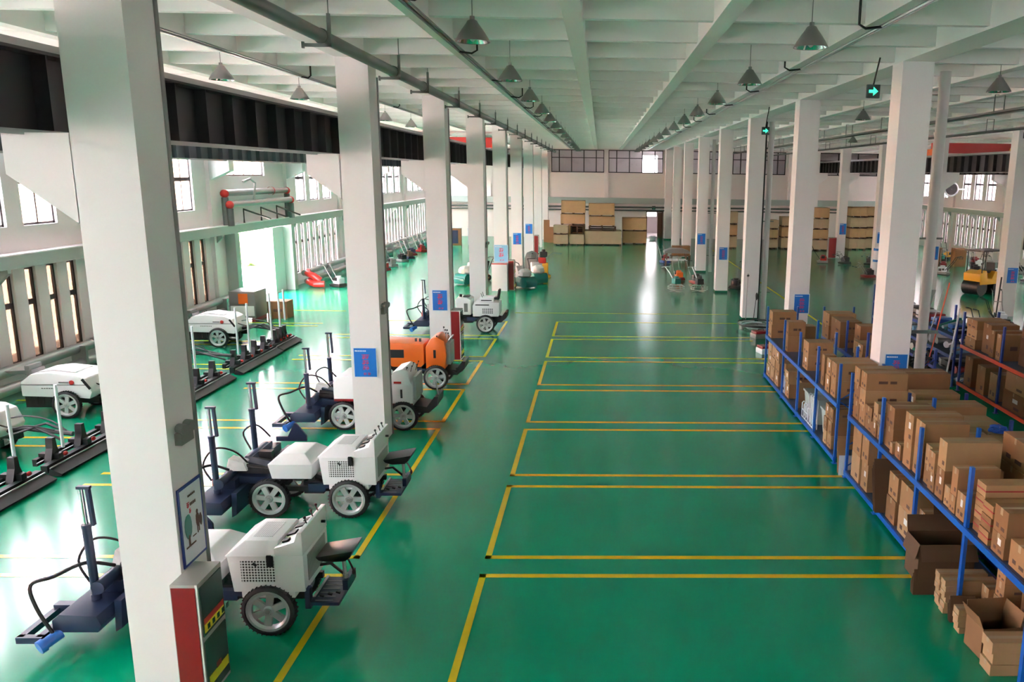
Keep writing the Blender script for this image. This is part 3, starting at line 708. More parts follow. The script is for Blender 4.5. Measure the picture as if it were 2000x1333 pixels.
def screed_head(t, x, y0, y1, ym=(0., 1.3), tops=((1.36, 1.79), (1.36, 1.79)), m='navy'):
    """grading head along y with plough, auger, vibrator box and two masts"""
    h = MB(); h.prism([(x-.28, .26), (x+.2, .26), (x+.24, .34), (x+.2, .45), (x-.2, .47), (x-.28, .40)], 'y', y0+.05, y1-.05)
    head = h.build('screed_plate', M[m], t, bevel=.008)
    h = MB(); h.prism([(x+.23, .12), (x+.3, .16), (x+.33, .50), (x+.25, .5)], 'y', y0+.3, y1); h.build('strike_blade', M[m], t)
    h = MB(); h.box(x-.1, x+.2, y0+.55, y1-.15, .46, .60); h.box(x-.02, x+.12, y0+.7, y1-.3, .60, .68); h.build('vibrator_box', M[m], t, bevel=.015)
    h = MB(); h.cyl((x+.05, y0+.35, .62), (x+.05, y1-.4, .62), .075, 14); h.build('auger_motor_tube', M[m], t, smooth=True)
    f = MB(); a = x-.60                                      # U shaped outrigger frame
    f.box(a, a+.07, y0-.05, y0+.65, .2, .27); f.box(a+.2, a+.27, y0-.05, y0+.65, .2, .27); f.box(a, a+.27, y0-.07, y0, .2, .27); f.box(a, x-.2, y0+.55, y0+.65, .22, .30); f.build('outrigger_frame', M[m], t)
    b = MB(); b.cyl((x-.33, y0-.12, .18), (x-.22, y0+.08, .24), .06, 12); b.cyl((x-.33, y0-.12, .18), (x-.30, y0-.07, .195), .075, 12); b.build('end_motor', M['bright_blue'], t, smooth=True)
    hose(t, [(x-.26, y0+.02, .27), (x-.42, y0+.05, .55), (x-.5, y0+.12, .78), (x-.3, y0+.2, .84), (x-.08, y0+.4, .9), (x+.05, y0+.7, .72)], .02)
    hose(t, [(x-.12, y0+.5, .62), (x-.25, y0+.55, .85), (x-.1, y0+.62, 1.08), (x+.15, y0+.7, 1.02), (x+.3, y0+.8, .8)], .014)
    hose(t, [(x-.12, y1-.6, .62), (x-.25, y1-.55, .9), (x-.05, y1-.5, 1.02), (x+.15, y1-.45, .8)], .014)
    c = MB(); c.hexa([(x-.02, y0+.75, .68), (x+.3, y0+.75, .68), (x+.3, y0+1.0, .68), (x-.02, y0+1.0, .68)], [(x+.02, y0+.78, .86), (x+.24, y0+.78, .80), (x+.24, y0+.97, .80), (x+.02, y0+.97, .86)]); c.build('valve_block', M['bag_white'], t)
    c = MB(); c.obox((x-.1, y0+.55, .58), (.05, .05, .12)); c.cyl((x-.1, y0+.55, .64), (x-.1, y0+.55, .72), .012); c.build('red_valve', M['red_bright'], t)
    for k, yy in enumerate(ym):
        zj, zt = tops[k]; mast(t, x, yy, .47, zj, zt)
    e = MB(); e.prism([(x+.1, .60), (x+.62, .60), (x+.62, .70), (x+.45, .92), (x+.42, .92), (x+.3, .68), (x+.1, .68)], 'y', y1-.1, y1-.06); e.build('end_bracket', M[m], t)
    return head

def laser_screed(loc, label, style='grille', rear=(-.40, .42), seat_on=True, ymast=(-.15, 1.2), y0=-.5, y1=1.8, head=True, tops=((1.36, 1.79), (1.36, 1.79)), hx=-1.88):
    t = thing('laser_screed', label, 'laser screed', loc, group='laser screeds in the left bays')
    body = 'orange' if style == 'orange' else 'machine_white'
    for x in (0, -1.2):
        for y in (0, .82): wheel(t, x, y)
    ch = MB(); ch.box(-1.45, .4, .14, .2, .36, .44); ch.box(-1.45, .4, .62, .68, .36, .44); ch.box(-.06, .06, .05, .77, .27, .36); ch.box(-1.26, -1.14, .05, .77, .27, .36); ch.box(-.75, -.45, .2, .62, .3, .5); ch.build('chassis', M['black'], t)
    ch = MB(); ch.box(-.62, -.36, .03, .1, .40, .52); ch.box(-.36, .05, .03, .08, .45, .5); ch.build('frame_bracket', M['navy'], t); MB().box(-.62, -.36, .72, .79, .40, .52).build('frame_bracket', M['navy'], t)
    ch = MB(); ch.tube([(-.45, .3, .5), (-.6, .3, .56), (-.9, .35, .5)], .03, 8); ch.obox((-.62, .25, .6), (.1, .12, .16)); ch.tube([(-.3, .5, .42), (-.8, .5, .42)], .02, 6); ch.build('articulation_joint', M['black'], t)
    if style == 'grille':
        x0, x1 = rear
        b = MB(); b.prism([(x0+.02, .52), (x1, .52), (x1, .96), (x0-.03, .96)], 'y', .0, .8); b.box(x0+.1, x1-.12, .01, .79, .44, .53)
        bo = b.build('rear_body', M[body], t, bevel=.012)
        MB().box(x0+.12, x0+.50, -.006, .0, .64, .90).build('side_grille', M['perf_white'], bo)
        MB().box(x1, x1+.006, .12, .7, .60, .92).build('rear_grille', M['perf_rear'], bo)
        l = MB(); l.hexa([(x0-.05, -.02, .96), (.12, -.02, .96), (.12, .82, .96), (x0-.05, .82, .96)], [(x0+.14, .10, 1.10), (.12, .10, 1.10), (.12, .70, 1.10), (x0+.14, .70, 1.10)])
        lid = l.build('hood_lid', M[body], t, bevel=.012)
        MB().box(x0+.2, .02, .2, .6, 1.10, 1.104).build('top_grille', M['perf_top'], lid)
        c = MB(); c.prism([(.10, .96), (x1, .96), (x1, 1.24), (x1-.05, 1.24), (x1-.09, 1.13), (.10, 1.05)], 'y', -.005, .81); co = c.build('control_console', M[body], t, bevel=.008)
        for i, (yy, xx, s) in enumerate(((.12, .2, .07), (.32, .2, .1), (.52, .22, .1), (.68, .24, .07))):
            MB().obox((xx, yy, 1.098), (s, s*1.1, .02), (0, -.3, 0)).build('gauge', M['black'], co)
        for yy in (.25, .45, .62):
            m = MB(); m.cyl((x1-.03, yy, 1.24), (x1-.05, yy, 1.30), .008, 6); m.blob((x1-.05, yy, 1.31), (.018, .018, .018), jit=0); m.obox((x1-.07, yy, 1.19), (.012, .09, .06), (0, .35, 0)); m.build('control_lever', M['black'], co, smooth=True)
        m = MB(); m.box(.02, .09, -.03, -.005, .84, .97); m.box(.03, .08, -.045, -.03, .90, .985); m.build('hood_latch', M['black'], bo)
        MB().obox((x0+.28, -.009, .86), (.05, .005, .03), (0, .6, 0)).build('badge', M['black'], bo)
        m = MB(); m.cyl((x1+.006, .62, 1.1), (x1+.05, .62, 1.1), .018, 8); m.build('key_switch', M['black'], co, smooth=True)
    elif style == 'striped':
        b = MB(); b.prism([(-.30, .50), (.20, .50), (.20, .95), (.16, 1.0), (.12, 1.24), (.02, 1.28), (-.18, 1.22), (-.32, .95)], 'y', .02, .76); bo = b.build('rear_body', M[body], t, bevel=.015)
        MB().box(-.2, .14, .0, .02, .60, .95).build('side_panel', M[body], bo, bevel=.004); MB().box(-.29, .2, .012, .02, .5, .56).build('red_stripe', M['red'], bo)
        MB().box(-.04, .0, -.006, .0, .68, .86).build('black_lettering', M['black'], bo); MB().box(-.17, -.02, .012, .02, .98, 1.02).build('red_lettering', M['red_bright'], bo)
        for k, yy in enumerate((.08, .22, .36, .52, .66)):
            xx = .06+(k*37 % 5)*.035
            m = MB(); m.cyl((xx, yy, 1.18), (xx+.03, yy, 1.29), .007, 6); m.blob((xx+.035, yy, 1.30), (.016, .016, .016), jit=0); m.build('control_lever', M['black'], bo, smooth=True)
        m = MB(); m.box(.2, .26, .1, .7, .62, 1.1); m.build('rear_controls', M['steel'], bo)
    elif style == 'box':
        b = MB(); b.prism([(-.42, .55), (.42, .55), (.45, .62), (.45, 1.02), (-.36, 1.02), (-.42, .9)], 'y', .02, .78); bo = b.build('rear_body', M[body], t, bevel=.015)
        MB().box(-.2, .26, .1, .7, 1.02, 1.16).build('top_box', M[body], bo, bevel=.02); MB().box(-.15, .2, .092, .1, 1.06, 1.09).build('black_strip', M['black'], bo); MB().box(-.33, .12, .012, .02, .92, .95).build('black_strip', M['black'], bo)
        m = MB(); [m.box(-.1+i*.06, -.06+i*.06, .012, .02, .66+j*.06, .69+j*.06) for i in range(6) for j in range(3)]; m.build('vent_slots', M['black'], bo)
        for yy in (.2, .5): MB().cyl((-.1, yy, 1.1), (-.16, yy, 1.3), .01, 6).build('control_lever', M['black'], bo, smooth=True)
    elif style == 'orange':
        b = MB(); b.prism([(-.24, .50), (.22, .50), (.26, .85), (.22, 1.2), (.04, 1.3), (-.1, 1.26), (-.24, 1.05)], 'y', .02, .78); bo = b.build('rear_body', M[body], t, bevel=.03)
        MB().box(-.05, .01, .012, .02, .78, .98).build('black_lettering', M['black'], bo)
        for k, yy in enumerate((.06, .2, .34, .48, .62, .72)):
            xx = .0+(k*29 % 6)*.05; zz = 1.26+.05*(k % 3)
            m = MB(); m.cyl((xx, yy, 1.18), (xx+.03, yy, zz+.04), .008, 6); m.build('control_lever', M['steel'], bo, smooth=True)
            MB().blob((xx+.035, yy, zz+.05), (.02, .02, .024), k, 0).build('lever_knob', M['black'], bo, smooth=True)
        m = MB(); m.box(.24, .34, .12, .68, .6, 1.12); [m.cyl((.26, y_, 1.12), (.34, y_, 1.25), .02, 8) for y_ in (.2, .4, .6)]; m.build('rear_controls', M['steel'], bo)
    # front hood over the front axle
    if style == 'grille':
        h = MB(); h.hexa([(-1.16, .03, .60), (-.56, .03, .60), (-.56, .79, .60), (-1.16, .79, .60)], [(-1.2, .0, .84), (-.53, .0, .84), (-.53, .82, .84), (-1.2, .82, .84)])
        h.hexa([(-1.2, .0, .84), (-.53, .0, .84), (-.53, .82, .84), (-1.2, .82, .84)], [(-1.02, .14, .97), (-.68, .14, .97), (-.68, .68, .97), (-1.02, .68, .97)]); h.build('front_hood', M[body], t, bevel=.015)
    elif style == 'striped':
        h = MB(); h.prism([(-1.4, .6), (-.82, .6), (-.82, 1.05), (-.92, 1.13), (-1.28, 1.13), (-1.4, 1.0)], 'y', .02, .78); ho = h.build('front_hood', M[body], t, bevel=.02); MB().box(-1.39, -.82, .012, .02, .6, .65).build('red_stripe', M['red'], ho)
    elif style == 'box':
        h = MB(); h.prism([(-.98, .6), (-.48, .6), (-.48, 1.1), (-.6, 1.16), (-.94, 1.16), (-.98, 1.1)], 'y', .02, .78); ho = h.build('front_hood', M[body], t, bevel=.02); MB().box(-.70, -.58, .012, .02, .70, .98).build('vent_panel', M['lamp_grey'], ho)
        m = MB(); m.cyl((-.85, .3, 1.16), (-.85, .3, 1.25), .05, 10); m.box(-.75, -.55, .2, .5, 1.16, 1.2); m.build('filler_cap', M['black'], ho)
    elif style == 'orange':
        h = MB(); h.prism([(-1.36, .55), (-.36, .55), (-.28, .62), (-.28, 1.12), (-1.3, 1.16), (-1.36, 1.1)], 'y', .02, .8); ho = h.build('engine_cover', M[body], t, bevel=.03)
        MB().box(-1.12, -.76, .012, .02, .78, .98).build('side_opening', M['black'], ho)
        m = MB(); m.box(-.55, -.5, .3, .36, 1.1, 1.2); m.box(-.45, -.4, .3, .36, 1.1, 1.2); m.build('filler_cap', M['black'], ho)
    # rear foot platform and seat
    if style in ('grille',):
        p = MB(); p.box(.44, .78, .02, .62, .34, .38); p.box(.74, .80, .3, .62, .38, .5); p.box(.40, .46, .02, .1, .30, .55); po = p.build('foot_platform', M['navy'], t)
        m = MB(); [m.box(.5, .7, .06+i*.09, .07+i*.09, .38, .385) for i in range(6)]; m.box(.46, .49, .1, .6, .4, .41); m.build('tread_strips', M['steel'], po)
        m = MB(); [m.obox((.56+i*.08, .12+i*.04, .41), (.05, .03, .02), (0, .3, 0)) for i in range(3)]; m.build('pedal', M['black'], po)
        m = MB(); m.tube([(.42, .5, .6), (.55, .5, .62), (.7, .48, .5), (.76, .46, .42)], .018, 6); m.build('support_arm', M['black'], t, smooth=True)
        seat(t, .68, .38, .80, .4)
    else:
        p = MB(); p.prism([(.2, .34), (.5, .34), (.68, .5), (.7, .68), (.62, .68), (.46, .46), (.2, .5)], 'y', .1, .7); p.build('foot_platform', M['black'], t)
        if style == 'striped': MB().tube([(.66, .3, .66), (.645, .3, .8), (.63, .3, .95)], .018, 8).build('seat_post', M['steel'], t, smooth=True)
        elif style == 'box':
            m = MB(); m.prism([(.26, 1.1), (.42, 1.08), (.46, 1.40), (.40, 1.42), (.36, 1.18), (.26, 1.16)], 'y', .2, .6); m.build('seat', M['black_gloss'], t, bevel=.02)
        else:
            m = MB(); m.box(.45, .62, .2, .6, .42, .5); m.tube([(.3, .05, .5), (.5, .02, .4), (.62, .1, .5)], .02, 6); m.build('step', M['black'], t)
    if head:
        # boom from the front axle to the head
        a = MB(); a.hexa([(-1.2, .18, .46), (hx+.2, .1, .50), (hx+.2, .7, .50), (-1.2, .64, .46)], [(-1.2, .18, .56), (hx+.2, .1, .62), (hx+.2, .7, .62), (-1.2, .64, .56)])
        a.prism([(-1.15, .56), (-1.15, .66), (hx+.15, .80), (hx+.15, .72)], 'y', .3, .5); a.build('boom', M['navy'], t)
        m = MB(); m.box(-1.75, -1.25, .2, .6, .62, .70); m.cyl((-1.3, .25, .68), (-1.75, .25, .74), .035, 10); m.cyl((-1.3, .55, .68), (-1.75, .55, .74), .035, 10); m.obox((-1.5, .72, .75), (.2, .12, .12)); m.build('hydraulic_unit', M['black'], t)
        screed_head(t, hx, y0, y1, ymast, tops)
    return t
laser_screed((-3.72, 8.45, 0), 'nearest white laser screed, behind the nearest left column, black seat at its right end', y0=-.45, y1=1.5, ymast=(-.05, 1.25))
laser_screed((-3.79, 11.66, 0), 'white laser screed with both bodies in view, second nearest in the left row', ymast=(-.2, 1.2), y0=-.6, y1=1.9)
laser_screed((-3.99, 15.95, 0), 'white laser screed with red stripes and black levers behind the second left column', 'striped', hx=-1.88, ymast=(-.05, 1.35), y0=-.4, y1=1.7, tops=((1.2, 1.71), (1.2, 1.75)))
laser_screed((-3.96, 19.15, 0), 'bright orange laser screed beside the red cabinet of the third left column', 'orange', head=False)
laser_screed((-3.75, 26.3, 0), 'white laser screed with black seat, farthest in the row by the fourth left column', 'box', hx=-2.0, ymast=(-.05, 1.35), y0=-.4, y1=1.7, tops=((1.15, 1.75), (1.1, 1.6)))

# ------------------------------------------------------------------ boom screeds along the left wall
def boom_screed(loc, label, head=(-1.5, 1.7), hx=1.75, seat_on=True, poles=(), wheel_dx=.0):
    t = thing('boom_screed', label, 'boom screed', loc, group='boom screeds by the left wall')
    for y in (0, 1.0): wheel(t, 0, y, .29)
    b = MB(); b.prism([(-.95, .45), (.25, .42), (.45, .40), (.52, .55), (.40, .84), (.2, .92), (-.35, .97), (-.72, .93), (-.95, .76)], 'y', .05, .95); bo = b.build('body', M['machine_white'], t, bevel=.03)
    MB().prism([(-.70, .91), (-.3, .96), (.15, .915), (.1, .95), (-.3, 1.0), (-.66, .95)], 'y', .2, .8).build('top_cover', M['bag_white'], bo)
    MB().box(-.94, .42, .04, .05, .70, .715).build('body_seam', M['lamp_grey'], bo); MB().cyl((.12, .03, .76), (.12, .05, .76), .05, 16).build('red_roundel', M['red_bright'], bo)
    m = MB(); [m.box(-.52+i*.05, -.49+i*.05, .04, .05, .62, .64) for i in range(7)]; m.box(-.15, .05, .04, .05, .745, .775); m.build('lettering', M['lamp_grey'], bo)
    MB().obox((.42, .035, .73), (.26, .02, .05), (0, .95, 0)).build('black_stripe', M['black'], bo)
    e = MB(); e.box(-.92, -.32, .1, .9, .2, .46); [e.box(-.9+i*.14, -.8+i*.14, .08, .1, .26, .42) for i in range(4)]; e.build('engine_bay', M['black'], t)
    c = MB(); c.box(-.3, .55, .2, .3, .28, .4); c.box(-.3, .55, .7, .8, .28, .4); c.box(-.08, .08, .0, 1.0, .24, .34); c.build('chassis', M['black'], t)
    s = MB(); s.hexa([(-1.3, .3, .86), (-.85, .3, .88), (-.85, .7, .88), (-1.3, .7, .86)], [(-1.42, .28, .93), (-.85, .28, .97), (-.85, .72, .97), (-1.42, .72, .93)]); s.box(-1.0, -.9, .3, .7, .86, 1.05); s.cyl((-1.05, .5, .4), (-1.05, .5, .88), .04); s.build('seat', M['lamp_grey'], t)
    y0, y1 = head
    a = MB(); a.tube([(.5, .5, .5), (.8, .5, .55), (1.2, .5, .5), (hx-.1, .5, .45)], .045, 8); a.tube([(.5, .3, .42), (1.1, .35, .62), (hx-.2, .35, .38)], .025, 6); a.tube([(.5, .7, .42), (1.1, .65, .6), (hx-.2, .65, .4)], .025, 6); a.build('boom', M['black'], t, smooth=True)
    hose(t, [(.4, .3, .7), (.7, .35, .6), (1.0, .3, .66), (1.4, .4, .55)], .014); hose(t, [(.45, .6, .7), (.8, .6, .75), (1.2, .62, .66), (1.5, .55, .5)], .014)
    h = MB(); h.box(hx-.32, hx-.24, y0+.2, y1-.2, .12, .24); h.box(hx-.05, hx+.06, y0, y1, .06, .2); h.prism([(hx+.06, .02), (hx+.28, .02), (hx+.3, .06), (hx+.1, .15)], 'y', y0, y1); h.build('screed_beam', M['black'], t)
    g = MB(); g.box(hx+.1, hx+.12, y0, y1, .15, .17); g.box(hx-.18, hx-.16, y0+.1, y1-.1, .2, .215); g.build('guide_rail', M['steel'], t)
    n = 4; L = (y1-y0-.8)/(n-1)
    for i in range(n):
        yy = y0+.4+i*L
        k = MB(); k.prism([(yy-.15, .16), (yy+.15, .16), (yy+.06, .4), (yy+.04, .58), (yy-.04, .58), (yy-.06, .4)], 'x', hx-.16, hx-.04); k.box(hx-.3, hx+.05, yy-.06, yy+.06, .2, .3); k.build('bracket', M['navy' if 0 else 'black'], t)
        MB().blob((hx+.06, yy+.1, .26), (.04, .05, .04), i, .05).build('vibrator', M['red_bright'], t, smooth=True)
    for yy, z0, z1 in poles:
        k = MB(); k.cyl((hx-.1, yy, z0), (hx-.1, yy, z1), .028, 10); k.build('white_pole', M['poster_white'], t, smooth=True)
    return t
boom_screed((-11.2, 13.75, 0), 'white boom screed at the left edge, nearest of those by the window wall', (-.5, 2.7), 1.75, poles=[(.2, .3, 1.45), (2.1, .3, 1.4)])
boom_screed((-11.2, 16.65, 0), 'white boom screed with red roundel left of the nearest left column', (.1, 3.3), 1.78, poles=[(2.1, .3, 1.6), (.5, .3, 1.6)])
boom_screed((-11.5, 10.5, 0), 'black boom head and white pole at the far left edge', (-.6, 2.55), 2.1, poles=[(2.2, .3, 1.45)])
boom_screed((-11.6, 20.2, 0), 'white boom screed mostly hidden between the nearest left column and the doorway machine', (.2, 3.0-.1), 2.15, poles=[(.9, .4, 1.65), (1.6, .3, 1.65)])
boom_screed((-11.3, 23.75, 0), 'white boom screed with tall white poles nearest the bright doorway', (-.55, 1.0), 1.8, poles=[(-.3, .3, 1.7), (.35, .35, 1.6), (.75, .7, 1.65)])
# ------------------------------------------------------------------ storage racks
def rack(label, x0, x1, ys, shelves=(.1, 1.12), top=1.9, post='rack_blue', beam='rack_blue', shelf='shelf_dark', low0=0):
    t = thing('storage_rack', label, 'storage rack', (x0, ys[0], 0), group=None); w = x1-x0; L = ys[-1]-ys[0]
    for yy in ys:
        for xx in (0, w):
            m = MB(); a = yy-ys[0]
            m.box(xx-.022, xx+.022, a-.03, a+.03, 0, top); m.box(xx-.05, xx+.05, a-.05, a+.05, 0, .012); m.build('post', M[post], t)
        if yy not in (ys[0], ys[-1]): continue
        m = MB(); a = yy-ys[0]
        z = .2; k = 0
        while z+.55 < top:
            xa, xb = (0, w) if k % 2 == 0 else (w, 0); m.tube([(xa, a, z), (xb, a, z+.5)], .012, 4); z += .5; k += 1
        m.build('brace', M[post], t)
    for z in shelves:
        q = low0-ys[0] if low0 and z < .5 else 0
        for xx in (-.035, w+.005): MB().box(xx, xx+.03, q-.02, L+.02, z-.05, z+.03).build('beam', M[beam], t)
        MB().box(.0, w, q, L, z, z+.03).build('shelf', M[shelf], t)
    return t
rack('blue steel storage rack facing the aisle, farther of the two front racks', 4.38, 5.16, [14.12, 15.62, 17.1, 18.6, 20.6])
rack('blue steel storage rack facing the aisle, nearest to the camera', 4.38, 5.16, [5.9, 7.35, 8.85, 10.36, 11.85, 13.42], low0=8.85)
rack('blue steel rack back to back behind the farther aisle rack', 5.86, 6.64, [15.4, 17.1, 18.6, 20.65], post='rack_navy', beam='rack_navy')
rack('blue steel rack back to back behind the nearest aisle rack', 5.40, 6.4, [7.85, 8.85, 10.36, 11.85, 13.42, 14.5], post='rack_navy', beam='rack_navy', top=1.55)
rack('blue rack with orange beams and cartons at the right edge', 9.0, 9.85, [9.4, 11.4, 13.4, 15.4, 17.4, 19.4], (.2, 1.15), 2.0, 'rack_navy', 'rack_orange')
rack('blue rack of jumbled tools behind the cream down pipe', 9.0, 9.85, [19.75, 21.8, 23.9, 26.0], (.25, .75, 1.25), 1.8, 'rack_navy', 'rack_navy')

CM = ['carton_a', 'carton_b', 'carton_c', 'carton_a']
NC = 0
def carton(x0, x1, y0, y1, z0, z1, label, group, m=None, tape=None, sticker=None):
    global NC; NC += 1; rd = random.Random(NC*13)
    cx, cy = (x0+x1)/2, (y0+y1)/2; w, d, h = (x1-x0), (y1-y0), (z1-z0); g = .004
    b = MB(); b.box(-w/2+g, w/2-g, -d/2+g, d/2-g, 0, h-.006)
    # top flaps meeting at the middle under the tape
    s = .012
    b.box(-w/2+g, w/2-g, -d/2+g, -s*.3, h-.006, h); b.box(-w/2+g, w/2-g, s*.3, d/2-g, h-.006, h)
    b.mi = 1
    if tape is None: b.box(-w/2+g, w/2-g, -.025, .025, h, h+.0015); b.box(-w/2+g-.0015, -w/2+g, -.025, .025, h-min(.08, h*.4), h)
    else:
        for k in range(tape): zz = h*(k+.5)/tape; b.box(-w/2+g-.002, w/2-g+.002, -d/2+g-.002, d/2-g+.002, zz-.008, zz+.008)
    b.mi = 2
    if h > .16 and d > .14:
        u = rd.random()
        b.box(-w/2+g-.0015, -w/2+g, -d*.3, -d*.3+d*.25, h*.16, h*.3)
        if u > .4: b.box(-w/2+g-.0015, -w/2+g, d*.12, d*.3, h*.18, h*.34)
        if w > .4 and u > .3: b.box(-w*.2, w*.02, -d/2+g-.0015, -d/2+g, h*.4, h*.56); b.box(w*.08, w*.24, -d/2+g-.0015, -d/2+g, h*.4, h*.56)
    o = b.build('carton', [M[m or CM[rd.randrange(4)]], M['tape' if tape is None else 'red_tape'], M['print_ink']], None, (cx, cy, z0), (rd.random()-.5)*.035)
    tag(o, label, 'carton', group)
    if sticker or (sticker is None and rd.random() > .72 and h > .16):
        q = MB(); q.box(-w/2+g-.003, -w/2+g-.0015, -d*.22, d*.02, h*.5, h*.5+min(.09, h*.3)); q.build('paper_label', M['paper'], o)
    return o
POSTS = {'near floor': ((0, 0), ()), 'nearest aisle': ((4.38, 5.16), (5.9, 7.35, 8.85, 10.36, 11.85, 13.42)), 'farther aisle': ((4.38, 5.16), (14.12, 15.62, 17.1, 18.6, 20.6)), 'farther back': ((5.86, 6.64), (15.4, 17.1, 18.6, 20.65)),
         'nearest back': ((5.40, 6.4), (7.85, 8.85, 10.36, 11.85, 13.42, 14.5)), 'right edge': ((9.0, 9.85), (9.4, 11.4, 13.4, 15.4, 17.4, 19.4))}
def stacks(rackname, level, z, spec, group, x0d, end='far end'):
    """spec: (y0, y1, [heights], x1, x0=None, material=None, tape=None) listed from the far end towards the camera"""
    for i, sp in enumerate(spec):
        y0, y1, hs, x1 = sp[:4]; x0 = sp[4] if len(sp) > 4 and sp[4] is not None else x0d
        mm = sp[5] if len(sp) > 5 else None; tp = sp[6] if len(sp) > 6 else None; zz = sp[7] if len(sp) > 7 else z
        n = len(hs)
        for key, ((pa, pb), ys) in POSTS.items():
            if rackname.startswith(key): pp = (pa, pb, ys)
        con = any(y0-.05 < q < y1+.05 for q in pp[2])
        if any(y0-.05 < q < y1+.05 for q in pp[2]):
            if x0 < pp[0]+.05 and x1 > pp[0]: x0 = pp[0]+.055
            if x1 > pp[1]-.08 and x0 < pp[1]-.08: x1 = pp[1]-.08
        elif pp[1] and x1 > pp[1]+.3: x1 = pp[1]+.3
        for k, h in enumerate(hs):
            if n == 1: pos = 'single carton'
            elif k == n-1: pos = 'top carton'
            elif k == 0: pos = 'bottom carton'
            else: pos = ORD[k]+' carton up'
            col = {'carton_d': 'dark brown ', 'carton_c': 'pale '}.get(mm, '') if tp is None else 'red banded '
            where = '%s, %s stack from far end, %s' % (pos, ORD[i], level)
            carton(x0+(0 if con else random.uniform(-.015, .015)), x1+random.uniform(-.04, 0 if con else .04), y0, y1, zz, zz+h-.003, (col+where+' of '+rackname), group, mm, tp)
            zz += h
U, Lw = 1.152, .132
stacks('nearest aisle rack', 'upper shelf', U, [
 (13.06, 13.36, [.31, .30, .29], 5.05), (12.75, 13.04, [.31, .30, .29], 5.1), (12.38, 12.72, [.2, .21], 5.0), (12.16, 12.35, [.28, .27], 5.0), (11.94, 12.13, [.22, .2], 5.0),
 (11.52, 11.88, [.34, .33], 5.12), (11.37, 11.49, [.17], 4.9), (11.1, 11.33, [.23], 4.95), (10.74, 11.03, [.36, .43], 5.12), (10.40, 10.71, [.38, .40], 5.12),
 (10.11, 10.32, [.27, .28], 5.0), (9.88, 10.09, [.26, .28], 5.12), (9.62, 9.86, [.4, .38], 5.14), (9.40, 9.56, [.26], 4.9), (9.21, 9.38, [.22, .36], 4.95), (8.96, 9.18, [.34], 5.0),
 (8.60, 8.82, [.16, .16, .15, .15], 5.14, None, None, 1), (8.34, 8.58, [.16, .16, .15], 5.14, None, None, 1), (7.98, 8.28, [.25, .3], 5.1), (7.55, 7.92, [.3], 5.1)], 'cartons on the nearest aisle rack', 4.4)
stacks('nearest aisle rack', 'lower shelf', Lw, [
 (12.76, 13.2, [.46, .45], 5.08), (12.38, 12.70, [.47, .46], 5.06), (11.1, 11.47, [.37, .37], 5.06), (10.5, 10.98, [.4, .38], 5.08), (10.14, 10.33, [.2, .22, .2], 5.0),
], 'cartons on the nearest aisle rack', 4.4)
stacks('near floor pile', 'front row', .003, [(9.03, 9.17, [.074]*6, 4.85, 4.22, 'carton_c'), (8.87, 9.0, [.072]*6, 4.82, 4.22, 'carton_c'), (8.43, 8.58, [.075]*4, 4.6, 4.2, 'carton_c'), (7.62, 7.86, [.13, .13, .13], 4.9, 4.2, 'carton_c')], 'cartons piled on the floor under the nearest rack', 4.2)
stacks('near floor pile', 'back row', .003, [(8.66, 8.83, [.24, .2], 5.1, 4.62), (8.42, 8.62, [.22, .2, .2, .18], 5.1, 4.68), (8.14, 8.36, [.3, .28, .3], 5.1, 4.85), (7.9, 8.1, [.34, .3, .28], 5.1, 4.8)], 'cartons piled on the floor under the nearest rack', 4.7)
stacks('farther aisle rack', 'upper shelf', U, [
 (20.12, 20.52, [.35, .33], 4.98), (18.85, 19.2, [.55], 5.15, 4.9), (18.50, 18.84, [.37, .34], 4.85), (16.62, 17.06, [.33, .28], 5.0), (15.36, 15.58, [.62], 4.7), (14.82, 15.1, [.33, .32], 5.16), (14.46, 14.78, [.33, .33], 5.16)], 'cartons on the farther aisle rack', 4.4)
stacks('farther aisle rack', 'lower shelf', Lw, [
 (20.05, 20.48, [.3, .29, .28], 4.95, None, 'carton_c'), (19.58, 20.02, [.3, .29, .28], 4.95, None, 'carton_c'), (19.1, 19.54, [.3, .29, .28], 4.95), (18.05, 18.4, [.34, .3], 5.0), (17.3, 17.9, [.5], 5.1, 4.6, 'carton_b'), (14.80, 15.02, [.27, .26, .26], 5.05), (14.5, 14.76, [.27, .26, .26], 5.05)], 'cartons on the farther aisle rack', 4.4)
stacks('farther back rack', 'upper shelf', U, [
 (20.0, 20.55, [.36, .3], 6.5), (18.98, 19.8, [.34, .3], 6.3), (18.1, 18.5, [.36, .34], 6.5, 6.0), (17.3, 17.9, [.22, .2], 6.5), (16.4, 17.0, [.25], 6.5), (15.5, 16.3, [.22], 6.5)], 'cartons on the back racks', 5.82)
stacks('nearest back rack', 'upper shelf', U, [
 (13.98, 14.42, [.3, .3], 6.35, 5.5), (13.55, 13.9, [.34], 6.35, 5.55), (12.75, 13.2, [.34], 6.45), (12.05, 12.7, [.22], 6.4), (11.3, 12.0, [.26], 6.45, 5.95, 'carton_a'), (11.35, 12.0, [.25], 5.92, None, 'carton_a'), (10.45, 11.25, [.36], 6.5, 5.95, 'carton_a'), (10.5, 11.25, [.36], 5.92, None, 'carton_a'), (9.55, 10.2, [.38, .38], 6.5), (8.9, 9.45, [.35, .3], 6.5), (8.3, 8.85, [.3, .3], 6.5, None, None, 1), (7.95, 8.25, [.35, .2], 6.4)], 'cartons on the back racks', 5.4)
stacks('nearest back rack', 'lower shelf', Lw, [(12.4, 13.2, [.5], 6.4), (11.4, 12.2, [.4, .4], 6.4), (10.4, 11.2, [.4, .4], 6.4), (8.9, 10.0, [.8], 6.4), (7.95, 8.6, [.8], 6.4)], 'cartons on the back racks', 5.42)
